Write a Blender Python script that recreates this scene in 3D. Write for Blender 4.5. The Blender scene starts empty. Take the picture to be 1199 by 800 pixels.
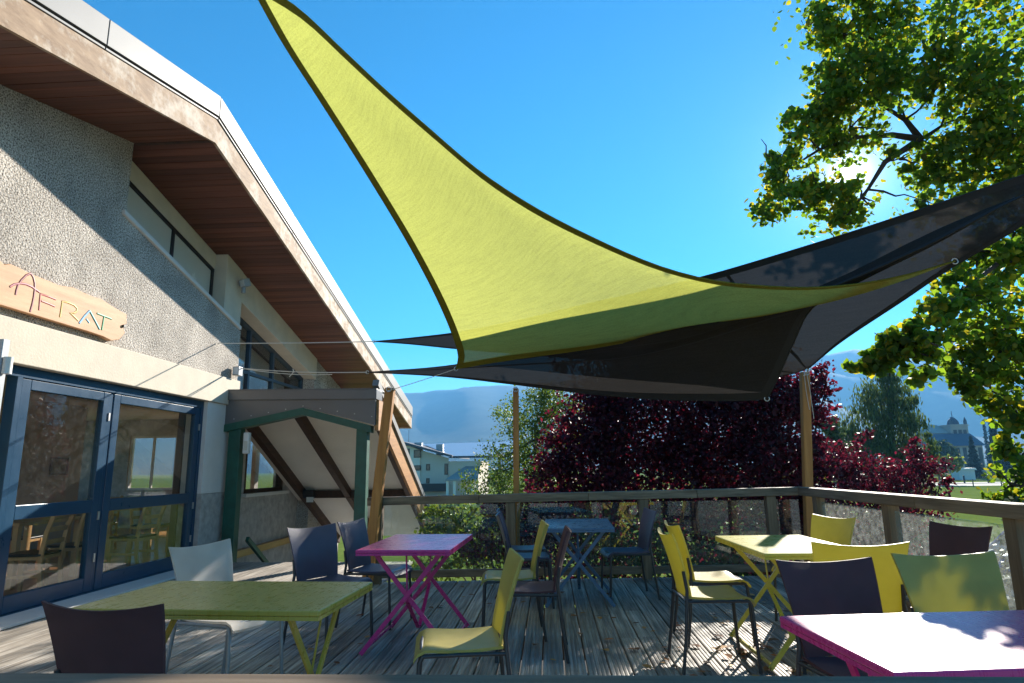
import bpy, bmesh, math, random
import numpy as np
from mathutils import Vector, Matrix
random.seed(7); RNG = np.random.default_rng(7)
scn = bpy.context.scene
COL = scn.collection
R = math.radians

# ------------------------------------------------------------------ survey of the place
F, PY, HOR, ROLL, VPX, EYE = 750.0, 400.0, 547.557, -0.0137, 643.459, 1.305
W0, H0 = 1199.0, 800.0
def _un(x, y):
    dx, dy = x - W0/2, y - PY
    c, s = math.cos(ROLL), math.sin(ROLL)
    return dx*c + dy*s, -dx*s + dy*c
PITCH = math.atan(_un(VPX, HOR)[1]/F); YAW = 0.0
def ray(x, y):
    dx, dy = _un(x, y); c, s = math.cos(PITCH), math.sin(PITCH)
    r, f, u = dx/F, c + dy/F*s, s - dy/F*c
    a, b = math.cos(YAW), math.sin(YAW)
    return Vector((r*a - f*b, r*b + f*a, u))
_d = ray(VPX, HOR); YAW = math.atan2(_d.x, _d.y)
CAM = Vector((0, 0, EYE))
def on_x(x, y, X): d = ray(x, y); return CAM + d*(X/d.x)
def on_y(x, y, Y): d = ray(x, y); return CAM + d*(Y/d.y)
def on_z(x, y, Z): d = ray(x, y); return CAM + d*((Z-EYE)/d.z)

# ------------------------------------------------------------------ helpers
class MB:
    def __init__(s): s.v, s.f, s.smooth = [], [], []
    def add(s, vs, fs, sm=False):
        n = len(s.v); s.v += [tuple(v) for v in vs]
        for f in fs: s.f.append(tuple(i+n for i in f)); s.smooth.append(sm)
        return s
    def box(s, a, b, M=None):
        (x0,y0,z0),(x1,y1,z1) = a, b
        vs = [(x0,y0,z0),(x1,y0,z0),(x1,y1,z0),(x0,y1,z0),(x0,y0,z1),(x1,y0,z1),(x1,y1,z1),(x0,y1,z1)]
        if M: vs = [M @ Vector(v) for v in vs]
        return s.add(vs, [(0,3,2,1),(4,5,6,7),(0,1,5,4),(1,2,6,5),(2,3,7,6),(3,0,4,7)])
    def beam(s, p, q, w, h, up=(0,0,1), sides=None):
        p, q = Vector(p), Vector(q); d = (q-p).normalized(); u = Vector(up)
        r = d.cross(u).normalized(); u = r.cross(d).normalized()
        vs = []
        for c in (p, q):
            for a, b in ((-1,-1),(1,-1),(1,1),(-1,1)): vs.append(c + r*(a*w/2) + u*(b*h/2))
        return s.add(vs, [(3,2,1,0),(4,5,6,7),(0,1,5,4),(1,2,6,5),(2,3,7,6),(3,0,4,7)])
    def tube(s, pts, rad, n=8, cap=True):
        pts = [Vector(p) for p in pts]; m = len(pts)
        rads = rad if isinstance(rad, (list, tuple)) else [rad]*m
        prev = None; rings = []
        for i, p in enumerate(pts):
            d = (pts[min(i+1,m-1)] - pts[max(i-1,0)]).normalized()
            if prev is None:
                ref = Vector((0,0,1)) if abs(d.z) < .9 else Vector((1,0,0))
                r = d.cross(ref).normalized()
            else:
                r = (prev - d*prev.dot(d)).normalized()
            u = d.cross(r); prev = r
            rings.append([p + (r*math.cos(2*math.pi*k/n) + u*math.sin(2*math.pi*k/n))*rads[i] for k in range(n)])
        vs = [v for g in rings for v in g]; fs = []
        for i in range(m-1):
            for k in range(n):
                k2 = (k+1) % n; fs.append((i*n+k, i*n+k2, (i+1)*n+k2, (i+1)*n+k))
        s.add(vs, fs, True)
        if cap: s.add(rings[0], [tuple(reversed(range(n)))]); s.add(rings[-1], [tuple(range(n))])
        return s
    def prism(s, poly, axis, a, b):
        """poly in the two other axes (ordered), extruded along axis from a to b"""
        def P(p, t):
            return {'x': (t,p[0],p[1]), 'y': (p[0],t,p[1]), 'z': (p[0],p[1],t)}[axis]
        n = len(poly)
        vs = [P(p,a) for p in poly] + [P(p,b) for p in poly]
        fs = [tuple(reversed(range(n))), tuple(range(n,2*n))] + [(i,(i+1)%n,n+(i+1)%n,n+i) for i in range(n)]
        return s.add(vs, fs)
    def grid(s, P, sm=True, flip=False):
        """P[i][j] points"""
        a, b = len(P), len(P[0]); vs = [p for r in P for p in r]
        fs = [(i*b+j, i*b+j+1, (i+1)*b+j+1, (i+1)*b+j) for i in range(a-1) for j in range(b-1)]
        if flip: fs = [tuple(reversed(f)) for f in fs]
        return s.add(vs, fs, sm)
    def lathe(s, prof, c, n=12, cap=True):
        c = Vector(c)
        rings = [[c + Vector((r*math.cos(2*math.pi*k/n), r*math.sin(2*math.pi*k/n), z)) for k in range(n)] for r, z in prof]
        vs = [v for g in rings for v in g]
        s.add(vs, [(i*n+k, i*n+(k+1)%n, (i+1)*n+(k+1)%n, (i+1)*n+k) for i in range(len(prof)-1) for k in range(n)], True)
        return s
    def mesh(s, name):
        me = bpy.data.meshes.new(name); me.from_pydata(s.v, [], s.f); me.update()
        bm = bmesh.new(); bm.from_mesh(me); bmesh.ops.recalc_face_normals(bm, faces=bm.faces); bm.to_mesh(me); bm.free()
        if any(s.smooth): me.polygons.foreach_set('use_smooth', s.smooth)
        return me
    def build(s, name, mat, parent=None, bevel=0, fix=True):
        me = s.mesh(name)
        o = bpy.data.objects.new(name, me); COL.objects.link(o)
        if mat: me.materials.append(mat)
        if parent: o.parent = parent
        if bevel:
            m = o.modifiers.new('bevel', 'BEVEL'); m.width = bevel; m.segments = 2; m.limit_method = 'ANGLE'; m.angle_limit = R(40)
        return o
def tag(o, label, cat, group=None, kind=None):
    o['label'] = label; o['category'] = cat
    if group: o['group'] = group
    if kind: o['kind'] = kind
    return o
def structure(o, kind='structure'): o['kind'] = kind; return o
def empty(name, loc=(0,0,0), rz=0.0, label=None, cat=None, group=None):
    o = bpy.data.objects.new(name, None); COL.objects.link(o); o.location = loc; o.rotation_euler = (0,0,rz)
    o.empty_display_size = .1
    if label: tag(o, label, cat, group)
    return o
def copy_tree(o, parent=None):
    c = o.copy(); COL.objects.link(c)
    if parent: c.parent = parent
    for ch in list(o.children): copy_tree(ch, c)
    return c

# ------------------------------------------------------------------ materials
def mat_new(name):
    m = bpy.data.materials.new(name); m.use_nodes = True
    nt = m.node_tree; b = nt.nodes['Principled BSDF']; return m, nt, b
def N(nt, t, **kw):
    n = nt.nodes.new(t)
    for k, v in kw.items():
        if hasattr(n, k): setattr(n, k, v)
        else: n.inputs[k].default_value = v
    return n
def ramp(nt, stops, interp='LINEAR'):
    r = nt.nodes.new('ShaderNodeValToRGB'); r.color_ramp.interpolation = interp
    e = r.color_ramp.elements
    while len(e) > 1: e.remove(e[-1])
    e[0].position = stops[0][0]; e[0].color = (*stops[0][1], 1)
    for p, c in stops[1:]:
        k = e.new(p); k.color = (*c, 1)
    return r
def mapping(nt, scale=(1,1,1), coord='Object'):
    t = nt.nodes.new('ShaderNodeTexCoord'); m = nt.nodes.new('ShaderNodeMapping'); m.inputs['Scale'].default_value = scale
    nt.links.new(t.outputs[coord], m.inputs['Vector']); return m
def bump(nt, b, height, strength=.3, dist=.01):
    n = nt.nodes.new('ShaderNodeBump'); n.inputs['Strength'].default_value = strength; n.inputs['Distance'].default_value = dist
    nt.links.new(height, n.inputs['Height']); nt.links.new(n.outputs['Normal'], b.inputs['Normal']); return n
def simple(name, col, rough=.5, metal=0.0, var=.12, scale=6.0, bmp=0.0, bscale=60.0, spec=.5):
    m, nt, b = mat_new(name)
    mp = mapping(nt); nz = N(nt, 'ShaderNodeTexNoise', Scale=scale, Detail=5.0, Roughness=.6)
    nt.links.new(mp.outputs[0], nz.inputs['Vector'])
    lo = tuple(max(0,c*(1-var)) for c in col); hi = tuple(min(1,c*(1+var)) for c in col)
    r = ramp(nt, [(.3,lo),(.7,hi)]); nt.links.new(nz.outputs['Fac'], r.inputs['Fac']); nt.links.new(r.outputs[0], b.inputs['Base Color'])
    b.inputs['Metallic'].default_value = metal; b.inputs['Specular IOR Level'].default_value = spec
    rr = N(nt, 'ShaderNodeMapRange'); rr.inputs['To Min'].default_value = max(.03,rough-.08); rr.inputs['To Max'].default_value = min(1,rough+.08)
    nt.links.new(nz.outputs['Fac'], rr.inputs['Value']); nt.links.new(rr.outputs[0], b.inputs['Roughness'])
    if bmp:
        n2 = N(nt, 'ShaderNodeTexNoise', Scale=bscale, Detail=4.0); nt.links.new(mp.outputs[0], n2.inputs['Vector'])
        bump(nt, b, n2.outputs['Fac'], bmp, .01)
    return m
def wood(name, dark, light, axis='y', rough=.6, fine=30.0, stretch=.05, bmp=.3, island=.25, weather=None, spec=.35):
    """grain along axis; each separate board its own tint"""
    m, nt, b = mat_new(name)
    sc = {'x': (stretch,1,1), 'y': (1,stretch,1), 'z': (1,1,stretch)}[axis]
    mp = mapping(nt, sc); geo = N(nt, 'ShaderNodeNewGeometry')
    off = N(nt, 'ShaderNodeVectorMath', operation='SCALE'); off.inputs[0].default_value = (37,53,71)
    nt.links.new(geo.outputs['Random Per Island'], off.inputs['Scale'])
    ad = N(nt, 'ShaderNodeVectorMath', operation='ADD'); nt.links.new(mp.outputs[0], ad.inputs[0]); nt.links.new(off.outputs[0], ad.inputs[1])
    n1 = N(nt, 'ShaderNodeTexNoise', Scale=fine, Detail=6.0, Roughness=.65); nt.links.new(ad.outputs[0], n1.inputs['Vector'])
    r = ramp(nt, [(.28,dark),(.72,light)]); nt.links.new(n1.outputs['Fac'], r.inputs['Fac'])
    hsv = N(nt, 'ShaderNodeHueSaturation'); nt.links.new(r.outputs[0], hsv.inputs['Color'])
    mr = N(nt, 'ShaderNodeMapRange'); mr.inputs['To Min'].default_value = 1-island; mr.inputs['To Max'].default_value = 1+island
    nt.links.new(geo.outputs['Random Per Island'], mr.inputs['Value']); nt.links.new(mr.outputs[0], hsv.inputs['Value'])
    last = hsv.outputs[0]
    if weather:
        mp2 = mapping(nt); n2 = N(nt, 'ShaderNodeTexNoise', Scale=2.2, Detail=7.0, Roughness=.7); nt.links.new(mp2.outputs[0], n2.inputs['Vector'])
        r2 = ramp(nt, [(.45,(0,0,0)),(.62,(1,1,1))]); nt.links.new(n2.outputs['Fac'], r2.inputs['Fac'])
        mx = N(nt, 'ShaderNodeMix', data_type='RGBA'); nt.links.new(r2.outputs[0], mx.inputs['Factor']); nt.links.new(last, mx.inputs['A']); mx.inputs['B'].default_value = (*weather,1)
        last = mx.outputs['Result']
    nt.links.new(last, b.inputs['Base Color']); b.inputs['Roughness'].default_value = rough; b.inputs['Specular IOR Level'].default_value = spec
    bump(nt, b, n1.outputs['Fac'], bmp, .004)
    return m
def roughcast(name):
    m, nt, b = mat_new(name); mp = mapping(nt)
    v = N(nt, 'ShaderNodeTexVoronoi', Scale=42.0); v.feature = 'F1'; nt.links.new(mp.outputs[0], v.inputs['Vector'])
    n = N(nt, 'ShaderNodeTexNoise', Scale=58.0, Detail=4.0, Roughness=.75); nt.links.new(mp.outputs[0], n.inputs['Vector'])
    n2 = N(nt, 'ShaderNodeTexNoise', Scale=2.0, Detail=5.0); nt.links.new(mp.outputs[0], n2.inputs['Vector'])
    r = ramp(nt, [(.38,(.05,.043,.04)),(.45,(.30,.26,.22)),(.53,(.55,.50,.44)),(.68,(.72,.68,.63))]); nt.links.new(n.outputs['Fac'], r.inputs['Fac'])
    hsv = N(nt, 'ShaderNodeHueSaturation'); nt.links.new(r.outputs[0], hsv.inputs['Color'])
    mr = N(nt, 'ShaderNodeMapRange'); mr.inputs['From Min'].default_value=.3; mr.inputs['From Max'].default_value=.7; mr.inputs['To Min'].default_value=.72; mr.inputs['To Max'].default_value=1.18
    nt.links.new(n2.outputs['Fac'], mr.inputs['Value']); nt.links.new(mr.outputs[0], hsv.inputs['Value'])
    nt.links.new(hsv.outputs[0], b.inputs['Base Color']); b.inputs['Roughness'].default_value = .95; b.inputs['Specular IOR Level'].default_value = .2
    ma = N(nt, 'ShaderNodeMath', operation='SUBTRACT'); nt.links.new(n.outputs['Fac'], ma.inputs[0]); nt.links.new(v.outputs['Distance'], ma.inputs[1])
    bump(nt, b, ma.outputs[0], .6, .012)
    return m
def glass(name, tint=(1,1,1), tr=.9, ior=1.5, rough=.0, dirt=.0):
    m = bpy.data.materials.new(name); m.use_nodes = True; nt = m.node_tree; nt.nodes.clear()
    out = N(nt, 'ShaderNodeOutputMaterial'); t = N(nt, 'ShaderNodeBsdfTransparent'); t.inputs[0].default_value = (*[c*tr for c in tint],1)
    g = N(nt, 'ShaderNodeBsdfGlossy', Roughness=rough); lw = N(nt, 'ShaderNodeLayerWeight'); lw.inputs['Blend'].default_value = .5
    pw = N(nt, 'ShaderNodeMath', operation='POWER'); pw.inputs[1].default_value = 5.0; nt.links.new(lw.outputs['Facing'], pw.inputs[0])
    f = N(nt, 'ShaderNodeMath', operation='MULTIPLY_ADD'); f.inputs[1].default_value = .95; f.inputs[2].default_value = .05; nt.links.new(pw.outputs[0], f.inputs[0])
    mx = N(nt, 'ShaderNodeMixShader'); nt.links.new(f.outputs[0], mx.inputs[0]); nt.links.new(t.outputs[0], mx.inputs[1]); nt.links.new(g.outputs[0], mx.inputs[2])
    last = mx.outputs[0]
    if dirt:
        d = N(nt, 'ShaderNodeBsdfTranslucent' if dirt > .1 else 'ShaderNodeBsdfDiffuse'); d.inputs[0].default_value = (.62,.6,.57,1)
        mp = mapping(nt); n = N(nt, 'ShaderNodeTexNoise', Scale=14.0, Detail=8.0, Roughness=.8); nt.links.new(mp.outputs[0], n.inputs['Vector'])
        r = ramp(nt, [(.42,(dirt*.25,)*3),(.62,(dirt*1.3,)*3),(.78,(dirt*3.5,)*3)]); nt.links.new(n.outputs['Fac'], r.inputs['Fac'])
        m2 = N(nt, 'ShaderNodeMixShader'); nt.links.new(r.outputs[0], m2.inputs[0]); nt.links.new(last, m2.inputs[1]); nt.links.new(d.outputs[0], m2.inputs[2]); last = m2.outputs[0]
    nt.links.new(last, out.inputs[0]); return m
def leafmat(name, cols, trans=.5, rough=.45, tcol=None, var=.35):
    """cols: list of base colours picked per leaf"""
    m = bpy.data.materials.new(name); m.use_nodes = True; nt = m.node_tree; nt.nodes.clear()
    out = N(nt, 'ShaderNodeOutputMaterial'); geo = N(nt, 'ShaderNodeNewGeometry')
    k = len(cols); r = ramp(nt, [(i/k, c) for i, c in enumerate(cols)], 'CONSTANT'); nt.links.new(geo.outputs['Random Per Island'], r.inputs['Fac'])
    wn = N(nt, 'ShaderNodeMath', operation='MULTIPLY'); wn.inputs[1].default_value = 91.7; nt.links.new(geo.outputs['Random Per Island'], wn.inputs[0])
    fr = N(nt, 'ShaderNodeMath', operation='FRACT'); nt.links.new(wn.outputs[0], fr.inputs[0])
    mr = N(nt, 'ShaderNodeMapRange'); mr.inputs['To Min'].default_value = 1-var; mr.inputs['To Max'].default_value = 1+var; nt.links.new(fr.outputs[0], mr.inputs['Value'])
    hsv = N(nt, 'ShaderNodeHueSaturation'); nt.links.new(r.outputs[0], hsv.inputs['Color']); nt.links.new(mr.outputs[0], hsv.inputs['Value'])
    b = N(nt, 'ShaderNodeBsdfPrincipled'); nt.links.new(hsv.outputs[0], b.inputs['Base Color']); b.inputs['Roughness'].default_value = rough; b.inputs['Specular IOR Level'].default_value=.25
    t = N(nt, 'ShaderNodeBsdfTranslucent')
    mul = N(nt, 'ShaderNodeMix', data_type='RGBA', blend_type='MULTIPLY'); mul.inputs['Factor'].default_value = 1
    nt.links.new(hsv.outputs[0], mul.inputs['A']); mul.inputs['B'].default_value = (*(tcol or (1,1,1)),1)
    nt.links.new(mul.outputs['Result'], t.inputs[0])
    mx = N(nt, 'ShaderNodeMixShader'); mx.inputs[0].default_value = trans
    nt.links.new(b.outputs[0], mx.inputs[1]); nt.links.new(t.outputs[0], mx.inputs[2]); nt.links.new(mx.outputs[0], out.inputs[0]); return m
def cloth(name, col, tcol, trans, hole, weave=260.0, rough=.8):
    """knitted shade net: diffuse yarn, light coming through it and small see-through gaps"""
    m = bpy.data.materials.new(name); m.use_nodes = True; nt = m.node_tree; nt.nodes.clear()
    out = N(nt, 'ShaderNodeOutputMaterial'); mp = mapping(nt)
    w = N(nt, 'ShaderNodeTexNoise', Scale=70.0, Detail=3.0, Roughness=.7); nt.links.new(mp.outputs[0], w.inputs['Vector'])
    mp2 = mapping(nt, (.5,.5,16)); w2 = N(nt, 'ShaderNodeTexNoise', Scale=6.0, Detail=6.0, Roughness=.75); nt.links.new(mp2.outputs[0], w2.inputs['Vector'])
    av = N(nt, 'ShaderNodeMath', operation='ADD'); nt.links.new(w.outputs['Fac'], av.inputs[0]); nt.links.new(w2.outputs['Fac'], av.inputs[1])
    mr = N(nt, 'ShaderNodeMapRange'); mr.inputs['From Min'].default_value=.7; mr.inputs['From Max'].default_value=1.3; mr.inputs['To Min'].default_value = .8; mr.inputs['To Max'].default_value = 1.2; nt.links.new(av.outputs[0], mr.inputs['Value'])
    def tinted(c):
        h = N(nt, 'ShaderNodeHueSaturation'); h.inputs['Color'].default_value = (*c,1); nt.links.new(mr.outputs[0], h.inputs['Value']); return h
    d = N(nt, 'ShaderNodeBsdfDiffuse'); nt.links.new(tinted(col).outputs[0], d.inputs[0])
    t = N(nt, 'ShaderNodeBsdfTranslucent'); nt.links.new(tinted(tcol).outputs[0], t.inputs[0])
    mx = N(nt, 'ShaderNodeMixShader'); mx.inputs[0].default_value = trans; nt.links.new(d.outputs[0], mx.inputs[1]); nt.links.new(t.outputs[0], mx.inputs[2])
    tr = N(nt, 'ShaderNodeBsdfTransparent'); m2 = N(nt, 'ShaderNodeMixShader'); m2.inputs[0].default_value = hole
    nt.links.new(mx.outputs[0], m2.inputs[1]); nt.links.new(tr.outputs[0], m2.inputs[2]); nt.links.new(m2.outputs[0], out.inputs[0]); return m
def chairshell(name, col, trans=.0, tcol=None, rough=.45, hole=0.0):
    m, nt, b = mat_new(name); mp = mapping(nt, (1,1,1)); w = N(nt, 'ShaderNodeTexNoise', Scale=7.0, Detail=6.0); nt.links.new(mp.outputs[0], w.inputs['Vector'])
    r = ramp(nt, [(.3,tuple(c*.85 for c in col)),(.7,tuple(c*1.12 for c in col))]); nt.links.new(w.outputs['Fac'], r.inputs['Fac']); nt.links.new(r.outputs[0], b.inputs['Base Color'])
    b.inputs['Roughness'].default_value = rough
    mp2 = mapping(nt, (260,260,260)); ck = N(nt, 'ShaderNodeTexChecker', Scale=1.0); nt.links.new(mp2.outputs[0], ck.inputs['Vector'])
    bump(nt, b, ck.outputs['Fac'], .25, .001)
    out = nt.nodes['Material Output']; last = b.outputs[0]
    if trans:
        t = N(nt, 'ShaderNodeBsdfTranslucent'); t.inputs[0].default_value = (*(tcol or col),1)
        mx = N(nt, 'ShaderNodeMixShader'); mx.inputs[0].default_value = trans; nt.links.new(last, mx.inputs[1]); nt.links.new(t.outputs[0], mx.inputs[2]); last = mx.outputs[0]
    if hole:
        tr = N(nt, 'ShaderNodeBsdfTransparent'); m2 = N(nt, 'ShaderNodeMixShader'); m2.inputs[0].default_value = hole
        nt.links.new(last, m2.inputs[1]); nt.links.new(tr.outputs[0], m2.inputs[2]); last = m2.outputs[0]
    nt.links.new(last, out.inputs[0]); return m

M = {}
def deck_material():
    m, nt, b = mat_new('weathered decking'); geo = N(nt, 'ShaderNodeNewGeometry')
    mp = mapping(nt, (1,.035,1)); off = N(nt, 'ShaderNodeVectorMath', operation='SCALE'); off.inputs[0].default_value = (37,53,71)
    nt.links.new(geo.outputs['Random Per Island'], off.inputs['Scale'])
    ad = N(nt, 'ShaderNodeVectorMath', operation='ADD'); nt.links.new(mp.outputs[0], ad.inputs[0]); nt.links.new(off.outputs[0], ad.inputs[1])
    n1 = N(nt, 'ShaderNodeTexNoise', Scale=34.0, Detail=5.0, Roughness=.6); nt.links.new(ad.outputs[0], n1.inputs['Vector'])
    n3 = N(nt, 'ShaderNodeTexNoise', Scale=110.0, Detail=3.0); nt.links.new(ad.outputs[0], n3.inputs['Vector'])
    r = ramp(nt, [(.3,(.13,.11,.09)),(.5,(.29,.25,.205)),(.68,(.50,.45,.39))]); nt.links.new(n1.outputs['Fac'], r.inputs['Fac'])
    mp2 = mapping(nt); n2 = N(nt, 'ShaderNodeTexNoise', Scale=1.7, Detail=6.0, Roughness=.65); nt.links.new(mp2.outputs[0], n2.inputs['Vector'])
    hsv = N(nt, 'ShaderNodeHueSaturation'); nt.links.new(r.outputs[0], hsv.inputs['Color'])
    a = N(nt, 'ShaderNodeMapRange'); a.inputs['To Min'].default_value=.6; a.inputs['To Max'].default_value=1.3; nt.links.new(geo.outputs['Random Per Island'], a.inputs['Value'])
    c = N(nt, 'ShaderNodeMapRange'); c.inputs['From Min'].default_value=.3; c.inputs['From Max'].default_value=.7; c.inputs['To Min'].default_value=.75; c.inputs['To Max'].default_value=1.2; nt.links.new(n2.outputs['Fac'], c.inputs['Value'])
    mu = N(nt, 'ShaderNodeMath', operation='MULTIPLY'); nt.links.new(a.outputs[0], mu.inputs[0]); nt.links.new(c.outputs[0], mu.inputs[1]); nt.links.new(mu.outputs[0], hsv.inputs['Value'])
    nt.links.new(hsv.outputs[0], b.inputs['Base Color']); b.inputs['Roughness'].default_value = .62; b.inputs['Specular IOR Level'].default_value=.4
    bump(nt, b, n3.outputs['Fac'], .35, .004); return m
M['deck'] = deck_material()
M['rail'] = wood('grey brown rail timber', (.10,.065,.04), (.30,.22,.145), 'x', .7, 26, .05, .4, .15)
M['raily'] = wood('grey brown rail timber along', (.10,.065,.04), (.30,.22,.145), 'y', .7, 26, .05, .4, .15)
M['post'] = wood('grey brown post timber', (.12,.08,.045), (.30,.21,.13), 'z', .7, 26, .06, .4, .2)
M['pole'] = wood('orange stained pole', (.30,.12,.025), (.52,.24,.06), 'z', .55, 18, .04, .2, .1)
M['barge'] = wood('orange stained board', (.30,.12,.03), (.55,.27,.09), 'y', .55, 14, .08, .2, .1)
M['rafter'] = wood('dark stained rafter', (.03,.014,.008), (.085,.04,.022), 'y', .6, 20, .06, .2, .1)
M['soffit'] = wood('red brown soffit boards', (.085,.027,.014), (.19,.068,.036), 'x', .5, 18, .035, .25, .3)
M['fascia'] = wood('weathered fascia board', (.20,.12,.07), (.44,.30,.19), 'y', .75, 14, .25, .4, .1, weather=(.58,.50,.41))
M['roofmetal'] = simple('pale folded roof sheet', (.19,.187,.185), .55, .0, .05, 1.5)
M['blackgap'] = simple('black drip gap', (.012,.012,.014), .6)
M['plaster'] = simple('cream plaster', (.62,.545,.435), .85, 0, .09, 3.0, .25, 40)
M['whiteplaster'] = simple('white plaster', (.70,.66,.62), .8, 0, .06, 3.0, .2, 50)
M['roughcast'] = roughcast('pebble dash render')
M['greycast'] = simple('grey rendered plinth', (.42,.39,.36), .95, 0, .25, 9, .6, 60)
M['blue'] = simple('dark blue door paint', (.012,.052,.105), .3, 0, .1, 4, spec=.3)
M['green'] = simple('dark green timber paint', (.006,.075,.052), .45, 0, .25, 7, .2, 30)
M['greymetal'] = simple('dark grey folded sheet', (.13,.125,.125), .4, .2, .08, 2)
M['ceilpanel'] = simple('white ceiling panel', (.82,.77,.70), .7, 0, .05, 2)
M['black'] = simple('dark frame paint', (.02,.018,.02), .4)
M['blind'] = simple('cream window blind', (.6,.56,.48), .25, 0, .04, 2)
M['winframe'] = simple('blue grey window frame', (.025,.045,.07), .4)
M['glass'] = glass('window glass', (1,1,1), .9, 1.5, 0, .02)
M['railglass'] = glass('railing glass', (.93,1,.97), .9, 1.5, 0, .03)
M['dustglass'] = glass('dusty railing glass', (.95,1,.98), .9, 1.5, 0, .17)
M['bluegrey'] = simple('pale blue grey aluminium', (.42,.44,.47), .4, .1, .05, 3)
M['steel'] = simple('galvanised steel', (.5,.5,.5), .35, .8, .1, 8)
M['legs'] = simple('dark grey chair tube', (.055,.053,.055), .4, .4, .1, 10)
M['lamp'] = simple('grey lamp housing', (.3,.31,.32), .4, .3, .1, 10)
M['lens'] = simple('lamp lens', (.55,.6,.65), .12, 0, .05, 10)
M['whiteplastic'] = simple('white plastic', (.72,.7,.66), .4, 0, .04, 10)
def worn(m, amount=.35):
    nt = m.node_tree; b = nt.nodes['Principled BSDF']; src = b.inputs['Base Color'].links[0].from_socket
    mp = mapping(nt, (1,1,1)); n = N(nt,'ShaderNodeTexNoise',Scale=16.0,Detail=9.0,Roughness=.8); nt.links.new(mp.outputs[0],n.inputs['Vector'])
    mp2 = mapping(nt, (3,60,3)); n2 = N(nt,'ShaderNodeTexNoise',Scale=3.0,Detail=6.0,Roughness=.7); nt.links.new(mp2.outputs[0],n2.inputs['Vector'])
    ad = N(nt,'ShaderNodeMath',operation='MULTIPLY'); nt.links.new(n.outputs['Fac'],ad.inputs[0]); nt.links.new(n2.outputs['Fac'],ad.inputs[1])
    r = ramp(nt,[(.2,(0,0,0)),(.45,(amount,)*3)]); nt.links.new(ad.outputs[0],r.inputs['Fac'])
    mx = N(nt,'ShaderNodeMix',data_type='RGBA'); nt.links.new(r.outputs[0],mx.inputs['Factor']); nt.links.new(src,mx.inputs['A']); mx.inputs['B'].default_value = (.45,.43,.38,1)
    nt.links.new(mx.outputs['Result'],b.inputs['Base Color'])
    r2 = N(nt,'ShaderNodeMapRange'); r2.inputs['From Min'].default_value=.15; r2.inputs['From Max'].default_value=.4; r2.inputs['To Min'].default_value=.26; r2.inputs['To Max'].default_value=.31
    nt.links.new(ad.outputs[0],r2.inputs['Value']); nt.links.new(r2.outputs[0],b.inputs['Roughness'])
M['rope'] = simple('pale cord', (.62,.6,.55), .8, 0, .1, 90)
M['signwood'] = wood('sanded sign board', (.40,.19,.08), (.66,.37,.19), 'y', .6, 10, .12, .2, .05)
M['limechair'] = chairshell('lime chair shell', (.53,.44,.12), .36, (.68,.64,.09))
M['purplechair'] = chairshell('dark plum chair shell', (.085,.032,.036), .06, (.12,.05,.05), .7, .06)
M['navychair'] = chairshell('blue violet chair shell', (.075,.07,.125), .1, (.1,.1,.2), .38)
M['whitechair'] = chairshell('pale grey chair mesh', (.66,.62,.57), .42, (.75,.7,.62), .6)
M['tgreen'] = simple('olive green table paint', (.48,.36,.06), .22, 0, .06, 3)
M['tlime'] = simple('lime table paint', (.52,.47,.07), .28, 0, .06, 3)
M['tpink'] = simple('magenta table paint', (.62,.04,.22), .27, 0, .06, 3)
M['tblue'] = simple('steel blue table paint', (.07,.15,.26), .28, 0, .06, 3)
for _k in ('tgreen','tlime','tpink','tblue'): worn(M[_k], .03)
M['sailyellow'] = cloth('yellow green shade net', (.45,.36,.07), (.40,.415,.085), .62, .03)
M['saildark'] = cloth('black shade net', (.040,.037,.036), (.024,.023,.023), .3, .012)
M['hemyellow'] = cloth('doubled yellow green hem', (.34,.30,.05), (.15,.16,.03), .6, 0)
M['hemdark'] = simple('dark sail hem', (.015,.015,.017), .8, 0, .1, 30)

# ------------------------------------------------------------------ leaves
def leaf_mesh(name, pts, size, mat, parent=None, droop=None, shape='hex', aspect=.75, up=.0):
    pts = np.asarray(pts, float); n = len(pts)
    a = RNG.normal(size=(n,3)); 
    if droop is not None: a = a*.35 + np.array(droop)
    a /= np.linalg.norm(a,axis=1)[:,None]
    b = RNG.normal(size=(n,3)); 
    b -= a*(a*b).sum(1)[:,None]; b /= np.linalg.norm(b,axis=1)[:,None]
    nrm = np.cross(a,b)
    L = size*(.65+.7*RNG.random(n))[:,None]; Wd = L*aspect
    if shape == 'hex':
        prof = [(-.5,0),(-.22,.46),(.2,.40),(.55,0),(.2,-.40),(-.22,-.46)]
    else:
        prof = [(-.5,0),(0,.5),(.5,0),(0,-.5)]
    k = len(prof); V = np.zeros((n,k,3))
    fold = .18
    for i,(p,q) in enumerate(prof):
        V[:,i] = pts + a*L*p + b*Wd*q + nrm*L*abs(q)*fold
    me = bpy.data.meshes.new(name)
    me.vertices.add(n*k); me.vertices.foreach_set('co', V.reshape(-1))
    if k == 6:
        idx = np.array([0,1,2,3, 0,3,4,5]); per = 2
        faces = (np.arange(n)[:,None]*k + idx).reshape(-1)
    else:
        per = 1; faces = (np.arange(n)[:,None]*k + np.arange(k)).reshape(-1)
    me.loops.add(len(faces)); me.loops.foreach_set('vertex_index', faces.astype(np.int32))
    me.polygons.add(n*per); me.polygons.foreach_set('loop_start', (np.arange(n*per)*4).astype(np.int32))
    me.update(calc_edges=True); me.validate()
    o = bpy.data.objects.new(name, me); COL.objects.link(o); me.materials.append(mat)
    if parent: o.parent = parent
    return o
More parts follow.
